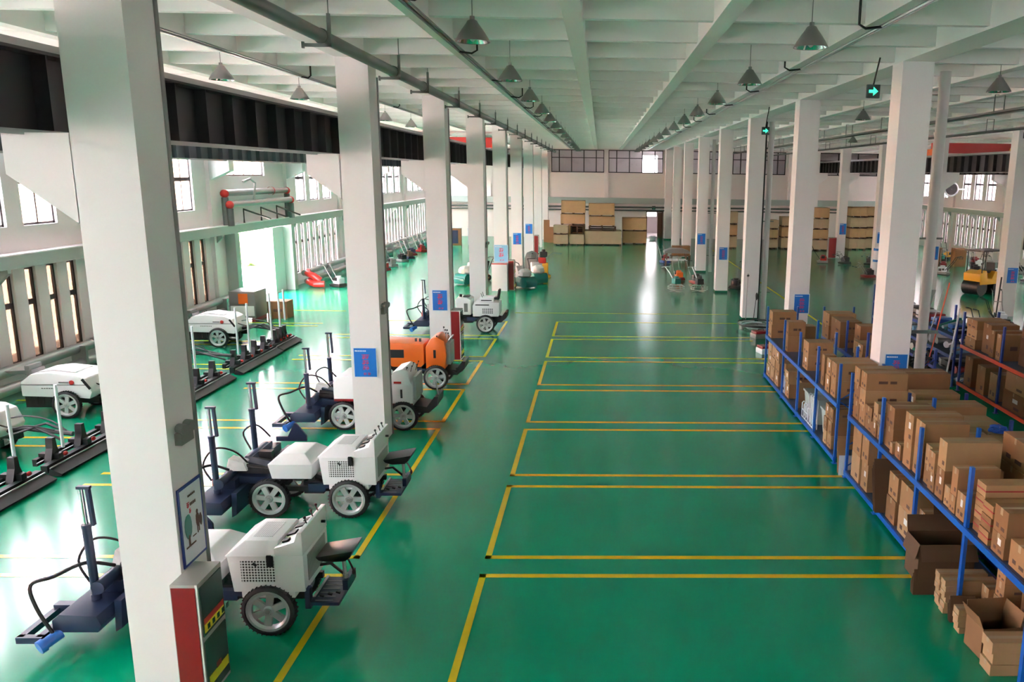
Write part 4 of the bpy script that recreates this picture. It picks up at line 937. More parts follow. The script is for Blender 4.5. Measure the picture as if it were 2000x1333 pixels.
stacks('right edge rack', 'upper shelf', 1.182, [
 (18.75, 19.3, [.24, .24, .22], 9.8), (18.2, 18.6, [.7], 9.8, 9.1), (17.9, 18.1, [.62], 9.7), (17.55, 17.75, [.6], 9.75), (16.3, 17.25, [.62, .2], 9.8, 9.3, 'carton_d'), (15.75, 16.1, [.3], 9.5), (14.6, 15.3, [.4, .4], 9.8), (13.5, 14.4, [.5], 9.8)], 'cartons on the right edge rack', 9.03)
stacks('right edge rack', 'lower shelf', .232, [
 (18.8, 19.2, [.72], 9.75), (18.1, 18.5, [.66], 9.75), (17.55, 17.9, [.62], 9.75), (16.3, 17.2, [.42, .4], 9.8), (14.2, 15.9, [.42, .4], 9.8), (12.2, 13.9, [.5], 9.8)], 'cartons on the right edge rack', 9.03)

# open cartons, flattened cartons and odds and ends in the racks
def open_carton(x, y, z, w, d, h, label, rot=0, fl=(.9, .5, .9, .6), m='carton_d'):
    t = thing('open_carton', label, 'carton', (x, y, z), rot); g = .006
    b = MB(); b.box(-w/2, w/2, -d/2, -d/2+g, 0, h); b.box(-w/2, w/2, d/2-g, d/2, 0, h); b.box(-w/2, -w/2+g, -d/2, d/2, 0, h); b.box(w/2-g, w/2, -d/2, d/2, 0, h); b.box(-w/2, w/2, -d/2, d/2, 0, g)
    b.build('box', M[m], t)
    for k, (a, s) in enumerate(zip(fl, (1, 1, -1, -1))):
        f = MB(); L = min(w, d)*.5
        if k == 0: f.hexa([(-w/2, -d/2, h), (w/2, -d/2, h), (w/2, -d/2-L*math.sin(a), h+L*math.cos(a)-.0), (-w/2, -d/2-L*math.sin(a), h+L*math.cos(a))], [(-w/2, -d/2+g, h), (w/2, -d/2+g, h), (w/2, -d/2-L*math.sin(a)+g, h+L*math.cos(a)), (-w/2, -d/2-L*math.sin(a)+g, h+L*math.cos(a))])
        elif k == 1: f.hexa([(w/2, -d/2, h), (w/2, d/2, h), (w/2+L*math.sin(a), d/2, h+L*math.cos(a)), (w/2+L*math.sin(a), -d/2, h+L*math.cos(a))], [(w/2-g, -d/2, h), (w/2-g, d/2, h), (w/2-g+L*math.sin(a), d/2, h+L*math.cos(a)), (w/2-g+L*math.sin(a), -d/2, h+L*math.cos(a))])
        elif k == 2: f.hexa([(-w/2, d/2, h), (w/2, d/2, h), (w/2, d/2+L*math.sin(a), h+L*math.cos(a)), (-w/2, d/2+L*math.sin(a), h+L*math.cos(a))], [(-w/2, d/2-g, h), (w/2, d/2-g, h), (w/2, d/2-g+L*math.sin(a), h+L*math.cos(a)), (-w/2, d/2-g+L*math.sin(a), h+L*math.cos(a))])
        else: f.hexa([(-w/2, -d/2, h), (-w/2, d/2, h), (-w/2-L*math.sin(a), d/2, h+L*math.cos(a)), (-w/2-L*math.sin(a), -d/2, h+L*math.cos(a))], [(-w/2+g, -d/2, h), (-w/2+g, d/2, h), (-w/2+g-L*math.sin(a), d/2, h+L*math.cos(a)), (-w/2+g-L*math.sin(a), -d/2, h+L*math.cos(a))])
        f.build('flap', M[m], t)
    return t
def leaning(x, y, w, h, lean, label, cat='cardboard', z=.165, m='carton_d', n=3, name='flattened_carton', rot=0):
    t = thing(name, label, cat, (x, y, z), rot)
    for k in range(n): MB().hexa([(0, k*.025, 0), (w-k*.05, k*.025, 0), (w-k*.05, k*.025+.008, 0), (0, k*.025+.008, 0)], [(0, k*.025+lean, h-k*.06), (w-k*.05, k*.025+lean, h-k*.06), (w-k*.05, k*.025+lean+.008, h-k*.06), (0, k*.025+lean+.008, h-k*.06)]).build('sheet', M[m], t)
    return t
leaning(4.25, 11.5, .78, .8, .2, 'dark flattened cartons leaning out of the nearest aisle rack, lower shelf', n=4)
leaning(4.22, 8.68, .3, .32, .05, 'dark folded carton standing on the floor between the pale packet stacks', z=.0)
open_carton(4.42, 9.55, .16, .72, .42, .52, 'large open brown carton jutting out of the nearest aisle rack toward the aisle', 0, (2.6, .3, .3, 2.9))
leaning(4.02, 9.33, .34, .34, .02, 'flattened brown cartons on the floor below the jutting open carton', z=.0, n=4)
open_carton(4.44, 8.12, .0, .44, .34, .36, 'tall open brown carton on the floor by the near end of the rack', .1, (2.9, .2, .1, .4), 'carton_b')
leaning(4.45, 9.85, .7, .4, .1, 'brown carton flap hanging below the upper shelf of the nearest aisle rack', z=.64, n=1)
leaning(4.43, 17.18, .5, .55, .12, 'pale board leaning on the lower shelf of the farther aisle rack', 'board', m='carton_c', n=2, name='leaning_board')
leaning(4.28, 13.5, .25, .36, .03, 'white board standing on the floor between the two aisle racks', 'board', z=.0, m='poster_white', n=1, name='white_board')
leaning(4.3, 13.62, .2, .6, .12, 'narrow tan board standing between the two aisle racks', 'board', z=.0, m='carton_a', n=2, name='tan_board')
carton(4.42, 4.9, 18.5, 18.85, Lw, Lw+.42, 'white and tan carton, lower shelf of farther aisle rack by the far post', 'cartons on the farther aisle rack', 'poster_white')
carton(4.42, 4.9, 18.5, 18.85, Lw+.425, Lw+.72, 'red and white printed carton topmost near far post of the farther aisle rack', 'cartons on the farther aisle rack', 'carton_c', 1)
def wire_basket(x, y0, y1, z0, z1, label):
    t = thing('wire_rack', label, 'wire rack', (x, y0, z0)); L = y1-y0; h = z1-z0
    m = MB(); n = int(L/.12)
    for i in range(n+1):
        yy = L*i/n; m.tube([(0, yy, 0), (0, yy, h-.03), (.03, yy, h), (.06, yy, h-.03), (.06, yy, 0)], .011, 5)
    m.tube([(0, 0, .0), (0, L, .0)], .011, 5); m.tube([(0, 0, h*.5), (0, L, h*.5)], .011, 5)
    m.build('white_wires', M['poster_white'], t, smooth=True)
wire_basket(4.4, 15.70, 16.2, .14, .78, 'white wire frame, taller one, on the farther aisle rack lower shelf')
wire_basket(4.4, 16.25, 16.7, .14, .46, 'white wire frame, low one, on the farther aisle rack lower shelf')
for i, (y0, y1) in enumerate([(15.2, 15.6), (16.0, 16.4), (16.6, 16.95)]):
    t = thing('plastic_crate', 'grey green plastic crate on the farther aisle rack lower shelf, %s from the near end' % ORD[i], 'crate', (4.75, (y0+y1)/2, .135))
    m = MB(); m.hexa([(-.2, -.17, 0), (.2, -.17, 0), (.2, .17, 0), (-.2, .17, 0)], [(-.25, -.2, .5), (.25, -.2, .5), (.25, .2, .5), (-.25, .2, .5)]); m.build('tub', M['ledge_paint'], t, bevel=.01); MB().box(-.27, .27, -.22, .22, .5, .54).build('rim', M['ledge_paint'], t)
m = MB(); m.blob((0, 0, .05), (.14, .1, .06), 5, .35, 14, 9); tag(m.build('plastic_bag', mat('blue_plastic_film', (.03, .12, .55), .18), None, (6.1, 11.65, 1.415)), 'crumpled shiny blue plastic bag on top of the flat cartons', 'plastic bag')
t = thing('white_carton', 'white box with black top beside the orange beam at the right edge', 'box', (9.25, 15.95, 1.485))
MB().box(-.18, .18, -.15, .15, 0, .2).build('box', M['poster_white'], t); MB().box(-.15, .05, -.155, -.15, .04, .14).build('black_print', M['black'], t)
# tools on the tool rack
rd = random.Random(21); cols = ['rack_navy', 'black', 'red', 'bright_blue', 'poster_white', 'lamp_grey', 'teal', 'black', 'galv', 'poster_cyan']
names = {'rack_navy': 'navy', 'black': 'black', 'red': 'red', 'bright_blue': 'blue', 'poster_white': 'white', 'lamp_grey': 'grey', 'teal': 'teal', 'galv': 'steel', 'poster_cyan': 'light blue'}
for li, (z, lev) in enumerate(((.284, 'bottom'), (.784, 'middle'), (1.284, 'top'))):
    n = 13
    for i in range(n):
        c = cols[rd.randrange(len(cols))]; yy = 20.05+i*.42; k = rd.randrange(3); s = rd.uniform(.95, 1.3)
        if abs(yy-21.8) < .2 or abs(yy-23.9) < .2: yy += .14 if yy > 21.8 and yy < 23 or yy > 23.9 else -.1
        lab = '%s hand tool or case on the %s shelf of the tool rack, %s from near end' % (names[c], lev, ORD[i])
        if k == 0:
            t = thing('tool_case', lab.replace('hand tool or case', 'tool case'), 'tool case', (9.4, yy, z), rd.uniform(-.4, .4), 'tools on the tool rack'); MB().box(-.22*s, .22*s, -.14*s, .14*s, 0, .18*s).build('case', M[c], t, bevel=.02); MB().tube([(-.24*s, -.06, .1), (-.29*s, -.06, .12), (-.29*s, .06, .12), (-.24*s, .06, .1)], .012, 5).build('handle', M['black'], t)
        elif k == 1:
            t = thing('power_tool', lab.replace('hand tool or case', 'power tool'), 'power tool', (9.4, yy, z), rd.uniform(-.6, .6), 'tools on the tool rack'); m = MB(); m.cyl((-.2*s, 0, .1), (.15*s, 0, .1), .085*s, 10, .06*s); m.build('motor_body', M[c], t, smooth=True); MB().tube([(.15*s, 0, .1), (.3*s, 0, .15), (.36*s, 0, .06)], .028, 6).build('handle', M['black'], t, smooth=True)
        else:
            t = thing('tool_bundle', lab.replace('hand tool or case', 'tool bundle'), 'tool bundle', (9.4, yy, z), rd.uniform(-.5, .5), 'tools on the tool rack')
            for q in range(3): MB().tube([(-.34, -.1+q*.1, .06+q*.02), (.34, -.07+q*.08, .14+q*.05)], .045, 6).build('tool', M[c if q != 1 else 'galv'], t, smooth=True)
for i, (a, b, c, r) in enumerate([((8.45, 19.0, 0), (8.93, 19.55, 2.05), 'poster_white', .024), ((8.3, 19.9, 0), (8.94, 20.3, 2.6), 'rack_orange', .018), ((8.2, 20.2, 0), (8.94, 20.6, 2.4), 'galv', .016), ((8.05, 20.4, 0), (8.94, 21.1, 2.3), 'lamp_grey', .016)]):
    o = MB().cyl(a, b, r, 8).build('long_pole', M[c], None, smooth=True); tag(o, '%s long pole leaning against the tool rack, %s from the near side' % (['white', 'orange', 'steel', 'grey'][i], ORD[i]), 'pole', 'poles leaning on the tool rack')
t = thing('black_machine', 'bulky black machine on the floor beside the tool rack', 'machine', (7.9, 19.6, 0))
m = MB(); m.blob((0, 0, .35), (.42, .5, .36), 8, .15, 12, 8); m.build('engine_body', M['black'], t); m = MB(); m.tube([(-.2, -.2, .6), (-.3, -.5, .9), (.2, -.5, .9), (.2, -.2, .6)], .025, 6); m.build('handle', M['black'], t, smooth=True)
m = MB(); m.box(-.45, .45, -.5, .5, 0, .08); m.build('base_plate', M['lamp_grey'], t)
# ------------------------------------------------------------------ timber crates at the far wall
NCR = 0
def crate(x0, x1, y0, d, z0, z1, label, m='ply', group='timber crates by the far wall', skid=True):
    t = thing('timber_crate', label, 'crate', ((x0+x1)/2, y0, z0), group=group); w = (x1-x0)/2; h = z1-z0; s = .09 if skid else 0
    MB().box(-w, w, .02, d, s, h).build('panel_box', M[m], t)
    n = max(2, int(w*2/.55))
    b = MB()
    for i in range(n+1):
        xx = -w+.04+(2*w-.08)*i/n; b.box(xx-.04, xx+.04, 0, .02, s, h)
    b.box(-w, w, 0, .02, h-.08, h); b.box(-w, w, 0, .02, s, s+.08); b.build('battens', M[m], t)
    if skid:
        for xx in (-w+.1, 0, w-.1): MB().box(xx-.07, xx+.07, .0, d, 0, s).build('skid', M['timber'], t)
    return t
crate(-3.45, -2.36, 60.2, 1.1, 0, .78, 'timber crate at the far left of the crate pile, lower of two', 'ply_dark'); crate(-3.45, -2.36, 60.2, 1.1, .8, 1.45, 'timber crate at the far left of the crate pile, upper of two', 'ply_dark')
crate(-2.27, -1.18, 60.3, 1.1, 0, .80, 'pale grey board crate below the dark slatted pallets', 'ply_dark')
crate(-3.0, -1.16, 61.9, 1.5, 0, 1.38, 'timber crate hidden at the bottom of the tallest left stack'); crate(-3.0, -1.16, 61.9, 1.5, 1.4, 2.2, 'timber crate, middle one of the tallest left stack'); crate(-2.95, -1.14, 61.9, 1.5, 2.22, 3.2, 'timber crate on top of the tallest left stack')
crate(-1.14, 1.6, 60.5, 2.0, 0, 1.04, 'longest low timber crate in the middle of the pile', 'ply_dark')
crate(-.84, 1.1, 60.9, 1.5, 1.36, 2.1, 'timber crate in the middle stack above the slatted pallets'); crate(-.86, 1.07, 60.9, 1.5, 2.12, 3.05, 'timber crate on top of the middle stack')
crate(1.72, 3.54, 61.8, 1.4, 0, .98, 'timber crate left of the far doorway, lower of two'); crate(1.70, 3.52, 61.8, 1.4, 1.0, 1.99, 'timber crate left of the far doorway, upper of two')
def pallet(x0, x1, y, d, z, label):
    t = thing('pallet', label, 'pallet', ((x0+x1)/2, y, z), group='pallets in the crate pile'); w = (x1-x0)/2
    MB().box(-w, w, 0, d, .11, .13).build('deck', M['timber'], t)
    for xx in (-w+.06, 0, w-.06): MB().box(xx-.05, xx+.05, 0, d, .0, .11).build('block', M['timber'], t)
for k in range(4): pallet(-2.22, -1.2, 60.9, 1., .82+k*.14, 'dark slatted pallet in the pile above the grey crate, %s from bottom' % ORD[k])
for k in range(2): pallet(-.86, 1.2, 60.8, 1.4, 1.05+k*.15, 'dark slatted pallet under the middle crate stack, %s' % ('lower' if k == 0 else 'upper'))
for i, (x0, x1, h) in enumerate([(-4.35, -3.9, 1.7), (-4.1, -3.55, 1.2)]):
    leaning(x0, 62.8-.5*i, x1-x0, h, .15, 'brown board leaning left of the crate pile, %s' % ('taller' if i == 0 else 'shorter'), 'board', z=0, m='carton_b', n=2, name='leaning_board')
leaning(5.25, 66.85, .5, 1.05, .12, 'brown board leaning right of the far doorway', 'board', z=0, m='carton_b', n=2, name='leaning_board')
t = thing('white_tub', 'small white tub on the floor before the far doorway', 'tub', (4.3, 66, 0)); m = MB(); m.lathe([(.22, 0), (.34, .25), (.36, .3), (.31, .3), (.2, .05), (0, .05)], (0, 0, 0), n=18); m.build('tub_shell', M['poster_white'], t, smooth=True); MB().box(-.2, .2, -.02, .02, .3, .33).build('handle', M['black'], t)
far = [(9.2, 10.0, 59, [(.28, 1.15), (1.17, 2.0), (2.02, 2.95)], 'between the fourth and third right columns'), (12.2, 13.0, 59, [(0, .7), (.72, 1.4), (1.42, 2.1)], 'first right of the third right column'), (13.25, 14.3, 59, [(0, .8), (.82, 1.6), (1.62, 2.35)], 'second right of the third right column'),
       (15.0, 16.4, 58, [(0, .75), (.77, 1.5), (1.52, 2.25), (2.27, 3.05)], 'left of the red hose cabinet column'), (18.25, 19.5, 59, [(0, .8), (.82, 1.55), (1.57, 2.35), (2.37, 3.1)], 'right of the red hose cabinet column'), (19.7, 20.7, 59.6, [(0, .8), (.82, 1.55), (1.57, 2.35), (2.37, 3.1)], 'farthest right')]
for x0, x1, yy, zs, lab in far:
    z_ = 0
    for k, (a, b) in enumerate(zs):
        a = z_; b = a+(zs[k][1]-zs[k][0]); z_ = b+.02
        crate(x0, x1, yy, 1.1, a, b, 'timber crate, %s from bottom of the stack %s' % (ORD[k], lab), 'ply' if k % 2 else 'ply_dark', 'timber crates at the far right')

# ------------------------------------------------------------------ small machines
def walk_behind(loc, rot, label, m='red', guard='lamp_grey', h=1.0, kind='power_trowel', cat='walk-behind machine', group=None):
    """engine on a base with a long steering handle"""
    t = thing(kind, label, cat, loc, rot, group)
    b = MB(); b.box(-.28, .28, -.22, .22, .04, .16); b.prism([(-.3, .02), (.32, .02), (.38, .14), (-.26, .1)], 'y', -.25, .25); b.build('base_plate', M[guard], t, bevel=.01)
    e = MB(); e.box(-.2, .18, -.17, .17, .16, .42); e.cyl((0, 0, .42), (0, 0, .5), .13, 12); e.build('engine', M[m], t, bevel=.02)
    f = MB(); f.box(-.15, .0, -.19, -.17, .2, .34); f.cyl((.1, -.2, .3), (.1, -.17, .3), .06, 10); f.build('air_filter', M['black'], t); MB().box(-.08, .12, .17, .22, .3, .45).build('fuel_tank', M['black'], t)
    d = MB(); d.tube([(.2, -.16, .25), (.55, -.16, .7), (.72, -.17, h), (.86, -.17, h+.04)], .018, 6); d.tube([(.2, .16, .25), (.55, .16, .7), (.72, .17, h), (.86, .17, h+.04)], .018, 6); d.tube([(.6, -.16, .78), (.6, .16, .78)], .015, 6); d.build('steering_handle', M['lamp_grey' if guard != 'lamp_grey' else 'black'], t, smooth=True)
    for yy in (-.17, .17): MB().cyl((.8, yy, h+.03), (.92, yy, h+.05), .026, 8).build('grip', M['black'], t, smooth=True)
    return t
def power_trowel(loc, rot, label, m='red', r=.38):
    t = thing('power_trowel', label, 'power trowel', loc, rot)
    g = MB()
    for z, rr in ((.12, r), (.22, r), (.3, r*.7)): g.tube([(rr*math.cos(2*PI*k/20), rr*math.sin(2*PI*k/20), z) for k in range(21)], .014, 6, False)
    for k in range(6): a = PI*k/3; g.tube([(r*math.cos(a), r*math.sin(a), .12), (r*math.cos(a), r*math.sin(a), .22), (r*.7*math.cos(a), r*.7*math.sin(a), .3), (0, 0, .34)], .012, 5)
    g.build('guard_ring', M['galv'], t, smooth=True)
    for k in range(4): MB().obox((.2*math.cos(PI*k/2+.3), .2*math.sin(PI*k/2+.3), .03), (.34, .12, .008), (.12, 0, PI*k/2+.3)).build('blade', M['steel'], t)
    e = MB(); e.box(-.17, .17, -.15, .15, .34, .6); e.cyl((0, 0, .6), (0, 0, .68), .12, 12); e.build('engine', M[m], t, bevel=.02)
    d = MB(); d.tube([(.1, 0, .36), (.6, 0, .75), (1.05, 0, 1.0)], .024, 8); d.tube([(1.0, -.22, 1.0), (1.08, -.1, 1.0), (1.08, .1, 1.0), (1.0, .22, 1.0)], .018, 6); d.build('steering_handle', M['poster_white'], t, smooth=True)
    return t
# along the left wall
for i, (x, y, rot, m, g, hh, lab) in enumerate([
    (-11.9, 36.9, 2.6, 'poster_white', 'black', .95, 'white and black floor machine by the red elbows of the doorway'),
    (-11.5, 43.2, 2.5, 'red_bright', 'red', .9, 'red low floor machine, nearest in the row by the left wall'),
    (-11.6, 45.2, 2.5, 'lamp_grey', 'lamp_grey', 1.0, 'grey floor machine, second in the row by the left wall'),
    (-11.6, 47.7, 2.4, 'black', 'lamp_grey', 1.0, 'black and silver floor machine, third in the row by the left wall'),
    (-11.6, 49.4, 2.4, 'brown', 'navy', 1.0, 'brown and slate floor machine, fourth in the row by the left wall'),
    (-11.9, 51.4, 2.4, 'navy', 'red', 1.1, 'blue floor machine on a red base, fifth in the row by the left wall'),
    (-11.8, 53.8, 2.4, 'red', 'red', 1.0, 'red floor machine, sixth in the row by the left wall'),
    (-11.9, 55.6, 2.4, 'teal', 'black', 1.0, 'green floor machine, farthest in the row by the left wall')]):
    walk_behind((x, y, 0), rot, lab, m, g, hh, 'floor_machine', 'floor machine')
# bits behind the doorway machine
t = thing('generator_cabinet', 'grey generator cabinet with orange panel by the left doorway', 'generator', (-12.4, 28.4, 0))
MB().box(-.45, .45, -.4, .6, .12, 1.05).build('cabinet', M['lamp_grey'], t, bevel=.02); MB().box(-.12, .2, -.42, -.4, .62, .98).build('orange_panel', M['orange'], t); MB().box(-.4, .4, -.42, -.4, .2, .55).build('lower_panel', M['paper'], t)
for xx in (-.35, .35): MB().box(xx-.06, xx+.06, -.4, .6, 0, .12).build('skid', M['red'], t)
carton(-11.8, -11.1, 28.6, 29.2, .0, .62, 'brown carton on the floor right of the grey generator cabinet', None, 'carton_b')
t = thing('red_extinguisher', 'dark red cylinder standing by the left wall windows behind white machines', 'extinguisher', (-12.95, 26.4, 0)); m = MB(); m.lathe([(0, 0), (.09, 0), (.09, .5), (.06, .58), (.03, .6), (0, .6)], (0, 0, 0), n=14); m.build('cylinder', M['red'], t, smooth=True); MB().tube([(0, 0, .6), (.08, 0, .66), (.11, 0, .4)], .015, 6).build('hose', M['black'], t, smooth=True)
# furniture at the far left end
for i, (x, y, w, d, h, m, lab) in enumerate([(-10.4, 58.9, .7, .4, 1.25, 'carton_b', 'brown cardboard display stand by the far end of the left bay'), (-9.2, 59.5, .9, .5, 1.15, 'poster_white', 'white cabinet with dark shelves by the far end of the left bay')]):
    t = thing('display_stand', lab, 'stand', (x, y, 0)); MB().box(-w/2, w/2, 0, d, 0, h).build('case', M[m], t, bevel=.01); MB().box(-w/2+.08, w/2-.2, -.01, 0, .15, h-.15).build('dark_opening', M['navy'], t); MB().box(-w/2-.03, w/2+.03, -.03, d, h, h+.04).build('top', M['poster_white'], t)
# group around the fifth left column
def ride_on(loc, rot, label, m='teal', bag=True, s=1.):
    t = thing('floor_grinder', label, 'floor grinder', loc, rot)
    b = MB(); b.prism([(-.55*s, .06), (.3*s, .06), (.4*s, .25*s), (.2*s, .5*s), (-.35*s, .48*s), (-.58*s, .3*s)], 'y', -.32*s, .32*s); b.build('hood', M[m], t, bevel=.05)
    c = MB(); c.cyl((-.3*s, -.34*s, .28*s), (-.3*s, .34*s, .28*s), .24*s, 16); c.build('motor_drum', M[m], t, smooth=True)
    k = MB(); k.prism([(.1*s, .45*s), (.35*s, .42*s), (.5*s, .95*s), (.3*s, 1.0*s)], 'y', -.2*s, .2*s); k.build('control_box', M['bag_white' if bag else 'black'], t, bevel=.03)
    if bag: q = MB(); q.blob((-.05*s, 0, .66*s), (.34*s, .3*s, .22*s), 3, .2, 12, 8); q.build('dust_bag', M['bag_white'], t, smooth=True)
    for yy in (-.33*s, .33*s): w = MB(); w.lathe([(.05, -.03), (.15*s, -.03), (.15*s, .03), (.05, .03)], (.3*s, yy, .15*s), 'y', 16, True); w.build('wheel', M['tyre'], t, smooth=True)
    d = MB(); d.tube([(.35*s, -.25*s, .5*s), (.65*s, -.25*s, 1.05*s), (.85*s, -.22*s, 1.1*s), (.85*s, .22*s, 1.1*s), (.65*s, .25*s, 1.05*s), (.35*s, .25*s, .5*s)], .02, 6); d.build('steering_handle', M['black'], t, smooth=True)
ride_on((-6.3, 38.3, 0), 1.0, 'teal floor grinder with white hood behind the fourth left column', 'teal')
ride_on((-5.9, 39.6, 0), .8, 'yellow floor grinder behind the teal one left of the fifth column', 'yellow', False)
ride_on((-3.5, 37.3, 0), 2.4, 'teal floor grinder with white dust bag right of the fifth left column', 'teal')
ride_on((-3.0, 38.9, 0), 2.0, 'dark teal floor grinder with white bag behind the first one by the column', 'teal')
walk_behind((-3.6, 40.4, 0), 1.2, 'yellow engine floor machine leaning beside the sixth left column', 'yellow', 'yellow', 1.15, 'plate_compactor', 'plate compactor')
t = thing('tamping_rammer', 'tall yellow rammer with red engine and black top right of the fifth column', 'rammer', (-2.85, 41.2, 0))
m = MB(); m.prism([(-.3, 0), (.3, 0), (.36, .06), (.3, .12), (-.3, .12)], 'y', -.2, .2); m.build('foot', M['yellow'], t, bevel=.02); MB().box(-.08, .22, -.15, .15, .12, .75).build('leg_column', M['yellow'], t, bevel=.04)
m = MB(); m.box(-.28, .12, -.18, .18, .72, 1.02); m.build('engine', M['red_bright'], t, bevel=.04); m = MB(); m.box(-.2, .16, -.16, .16, 1.02, 1.3); m.cyl((-.02, 0, 1.3), (-.02, 0, 1.42), .1, 10); m.build('tank', M['black'], t, bevel=.04)
m = MB(); m.tube([(.1, -.2, 1.0), (.5, -.22, 1.25), (.85, -.2, 1.2), (.88, .2, 1.2), (.5, .22, 1.25), (.1, .2, 1.0)], .022, 6); m.build('steering_handle', M['lamp_grey'], t, smooth=True)
m = MB(); m.tube([(-.1, -.25, .62), (-.5, -.25, .3), (-.9, -.2, .22)], .05, 8); m.build('white_tube', M['poster_white'], t, smooth=True)
t = thing('round_back_seat', 'grey rounded machine cover standing between the sixth and seventh left columns', 'machine cover', (-3.55, 42.0, 0)); m = MB(); m.prism([(-.35, 0), (.35, 0), (.35, .9), (.25, 1.15), (.0, 1.25), (-.25, 1.15), (-.35, .9)], 'y', 0, .3); m.build('shell', M['pipe_grey'], t, bevel=.05); MB().box(-.25, .25, -.02, 0, .1, .9).build('front_panel', M['lamp_grey'], t)
# group between right columns four and six
carton(4.5, 5.05, 50.3, 50.9, 0.3, .88, 'brown carton on a low stand left of the fifth right column, left one', None, 'carton_b'); carton(5.08, 5.63, 50.3, 50.9, .3, .88, 'brown carton on a low stand left of the fifth right column, right one', None, 'carton_b')
t = thing('low_stand', 'low dark stand carrying two brown cartons by the right column row', 'stand', (5.05, 50.6, 0)); MB().box(-.6, .62, -.35, .35, .25, .295).build('top', M['timber'], t)
for dx in (-.55, .56):
    for dy in (-.3, .3): MB().box(dx-.03, dx+.03, dy-.03, dy+.03, 0, .25).build('leg', M['timber'], t)
t = thing('workbench', 'grey rounded bench cover over machines before the fifth right column', 'bench', (4.35, 46.0, 0)); m = MB(); m.prism([(-.75, .88), (.75, .86), (.7, 1.0), (.3, 1.12), (-.3, 1.12), (-.7, .98)], 'y', -.45, .45); m.build('cover', M['lamp_grey'], t, bevel=.05)
for dx in (-.6, .6):
    for dy in (-.35, .35): MB().cyl((dx, dy, 0), (dx*.9, dy, .88), .03, 8).build('leg', M['brown'], t, smooth=True)
MB().box(-.6, .6, -.4, .4, .45, .5).build('tray', M['poster_white'], t)
power_trowel((3.5, 36.6, 0), 2.0, 'white handled power trowel on the floor left of the fourth right column, left one', 'teal')
power_trowel((4.55, 36.5, 0), 1.8, 'white handled power trowel touching the fourth right column, right one', 'black')
walk_behind((4.75, 39.2, 0), 2.0, 'black engine with red tank behind the fourth right column', 'black', 'red', 1.0, 'floor_machine', 'floor machine')
walk_behind((4.0, 40.6, 0), 1.8, 'orange and red upright machine among the trowels by right columns', 'orange', 'red', 1.1, 'floor_machine', 'floor machine')
walk_behind((6.4, 37.6, 0), 1.0, 'black machine with thin bent handle right of the fourth right column', 'black', 'black', 1.15, 'floor_machine', 'floor machine')
walk_behind((3.95, 48.6, 0), 1.9, 'red and blue small machine at the near side of the brown cartons', 'red', 'rack_navy', .9, 'floor_machine', 'floor machine')
# hoses at the foot of the third right column
for i in range(5):
    r0 = .33+.07*i; pts = [(5.5+r0*1.1*math.cos(a*.35+i*.5), 27.6+r0*1.3*math.sin(a*.35+i*.5), .03+.035*i+.012*math.sin(a)) for a in range(0, 14+i)]
    tag(MB().tube(pts, .026, 7).build('coiled_hose', M[['galv', 'lamp_grey', 'poster_white', 'galv', 'black'][i]], None, smooth=True), '%s hose coil at the foot of the third right column, %s from bottom' % (['steel grey', 'dark grey', 'white', 'pale grey', 'black'][i], ORD[i]), 'hose', 'hose coils')
for i, (x, y, lab) in enumerate([(5.3, 25.9, 'dark red small tool case lying on the floor before the far end of the racks'), (5.05, 23.6, 'red and white box on the floor near the far post of the aisle rack')]):
    t = thing('tool_box', lab, 'tool box', (x, y, 0), .3); MB().box(-.28, .28, -.2, .2, 0, .16).build('case', M['poster_white' if i else 'lamp_grey'], t, bevel=.02); MB().box(-.26, .26, -.18, .18, .16, .24).build('lid', M['red'], t, bevel=.02); MB().tube([(-.1, 0, .24), (-.1, 0, .29), (.1, 0, .29), (.1, 0, .24)], .012, 5).build('handle', M['black'], t)
for i, (a, b, c) in enumerate([((5.3, 28.7, 0), (5.38, 29.05, 1.75), 'lamp_grey'), ((5.55, 28.6, 0), (5.72, 29.0, 1.0), 'black')]):
    t = thing('long_handled_tool', 'thin %s long handled tool leaning on the third right column' % ('grey' if i == 0 else 'black'), 'tool', (0, 0, 0)); MB().cyl(a, b, .014, 6).build('handle', M[c], t); MB().blob((b[0], b[1]-.03, b[2]-.08), (.05, .04, .14 if i else .04), i, .1).build('tool_head', M['black'], t)
# far right machines
t = thing('yellow_roller', 'yellow ride-on roller behind the far right column', 'roller', (17.6, 36.6, 0), .5)
b = MB(); b.prism([(-.7, .5), (.9, .5), (.9, 1.0), (.3, 1.1), (.1, .75), (-.2, .75), (-.3, 1.15), (-.75, 1.0)], 'y', -.45, .45); b.build('body', M['yellow'], t, bevel=.05)
for xx in (-.5, .65): w = MB(); w.lathe([(0, -.42), (.36, -.42), (.36, .42), (0, .42)], (xx, 0, .36), 'y', 22); w.build('drum', M['black'], t, smooth=True)
m = MB(); m.box(.2, .55, -.22, .22, .98, 1.1); m.box(.5, .58, -.22, .22, 1.1, 1.45); m.build('seat', M['black'], t, bevel=.02)
[MB().tube([(xx, yy, 1.0), (xx, yy, 2.0)], .03, 6).build('canopy_post', M['black'], t) for xx in (-.6, .7) for yy in (-.4, .4)]; MB().box(-.75, .85, -.5, .5, 2.0, 2.06).build('canopy', M['black'], t)
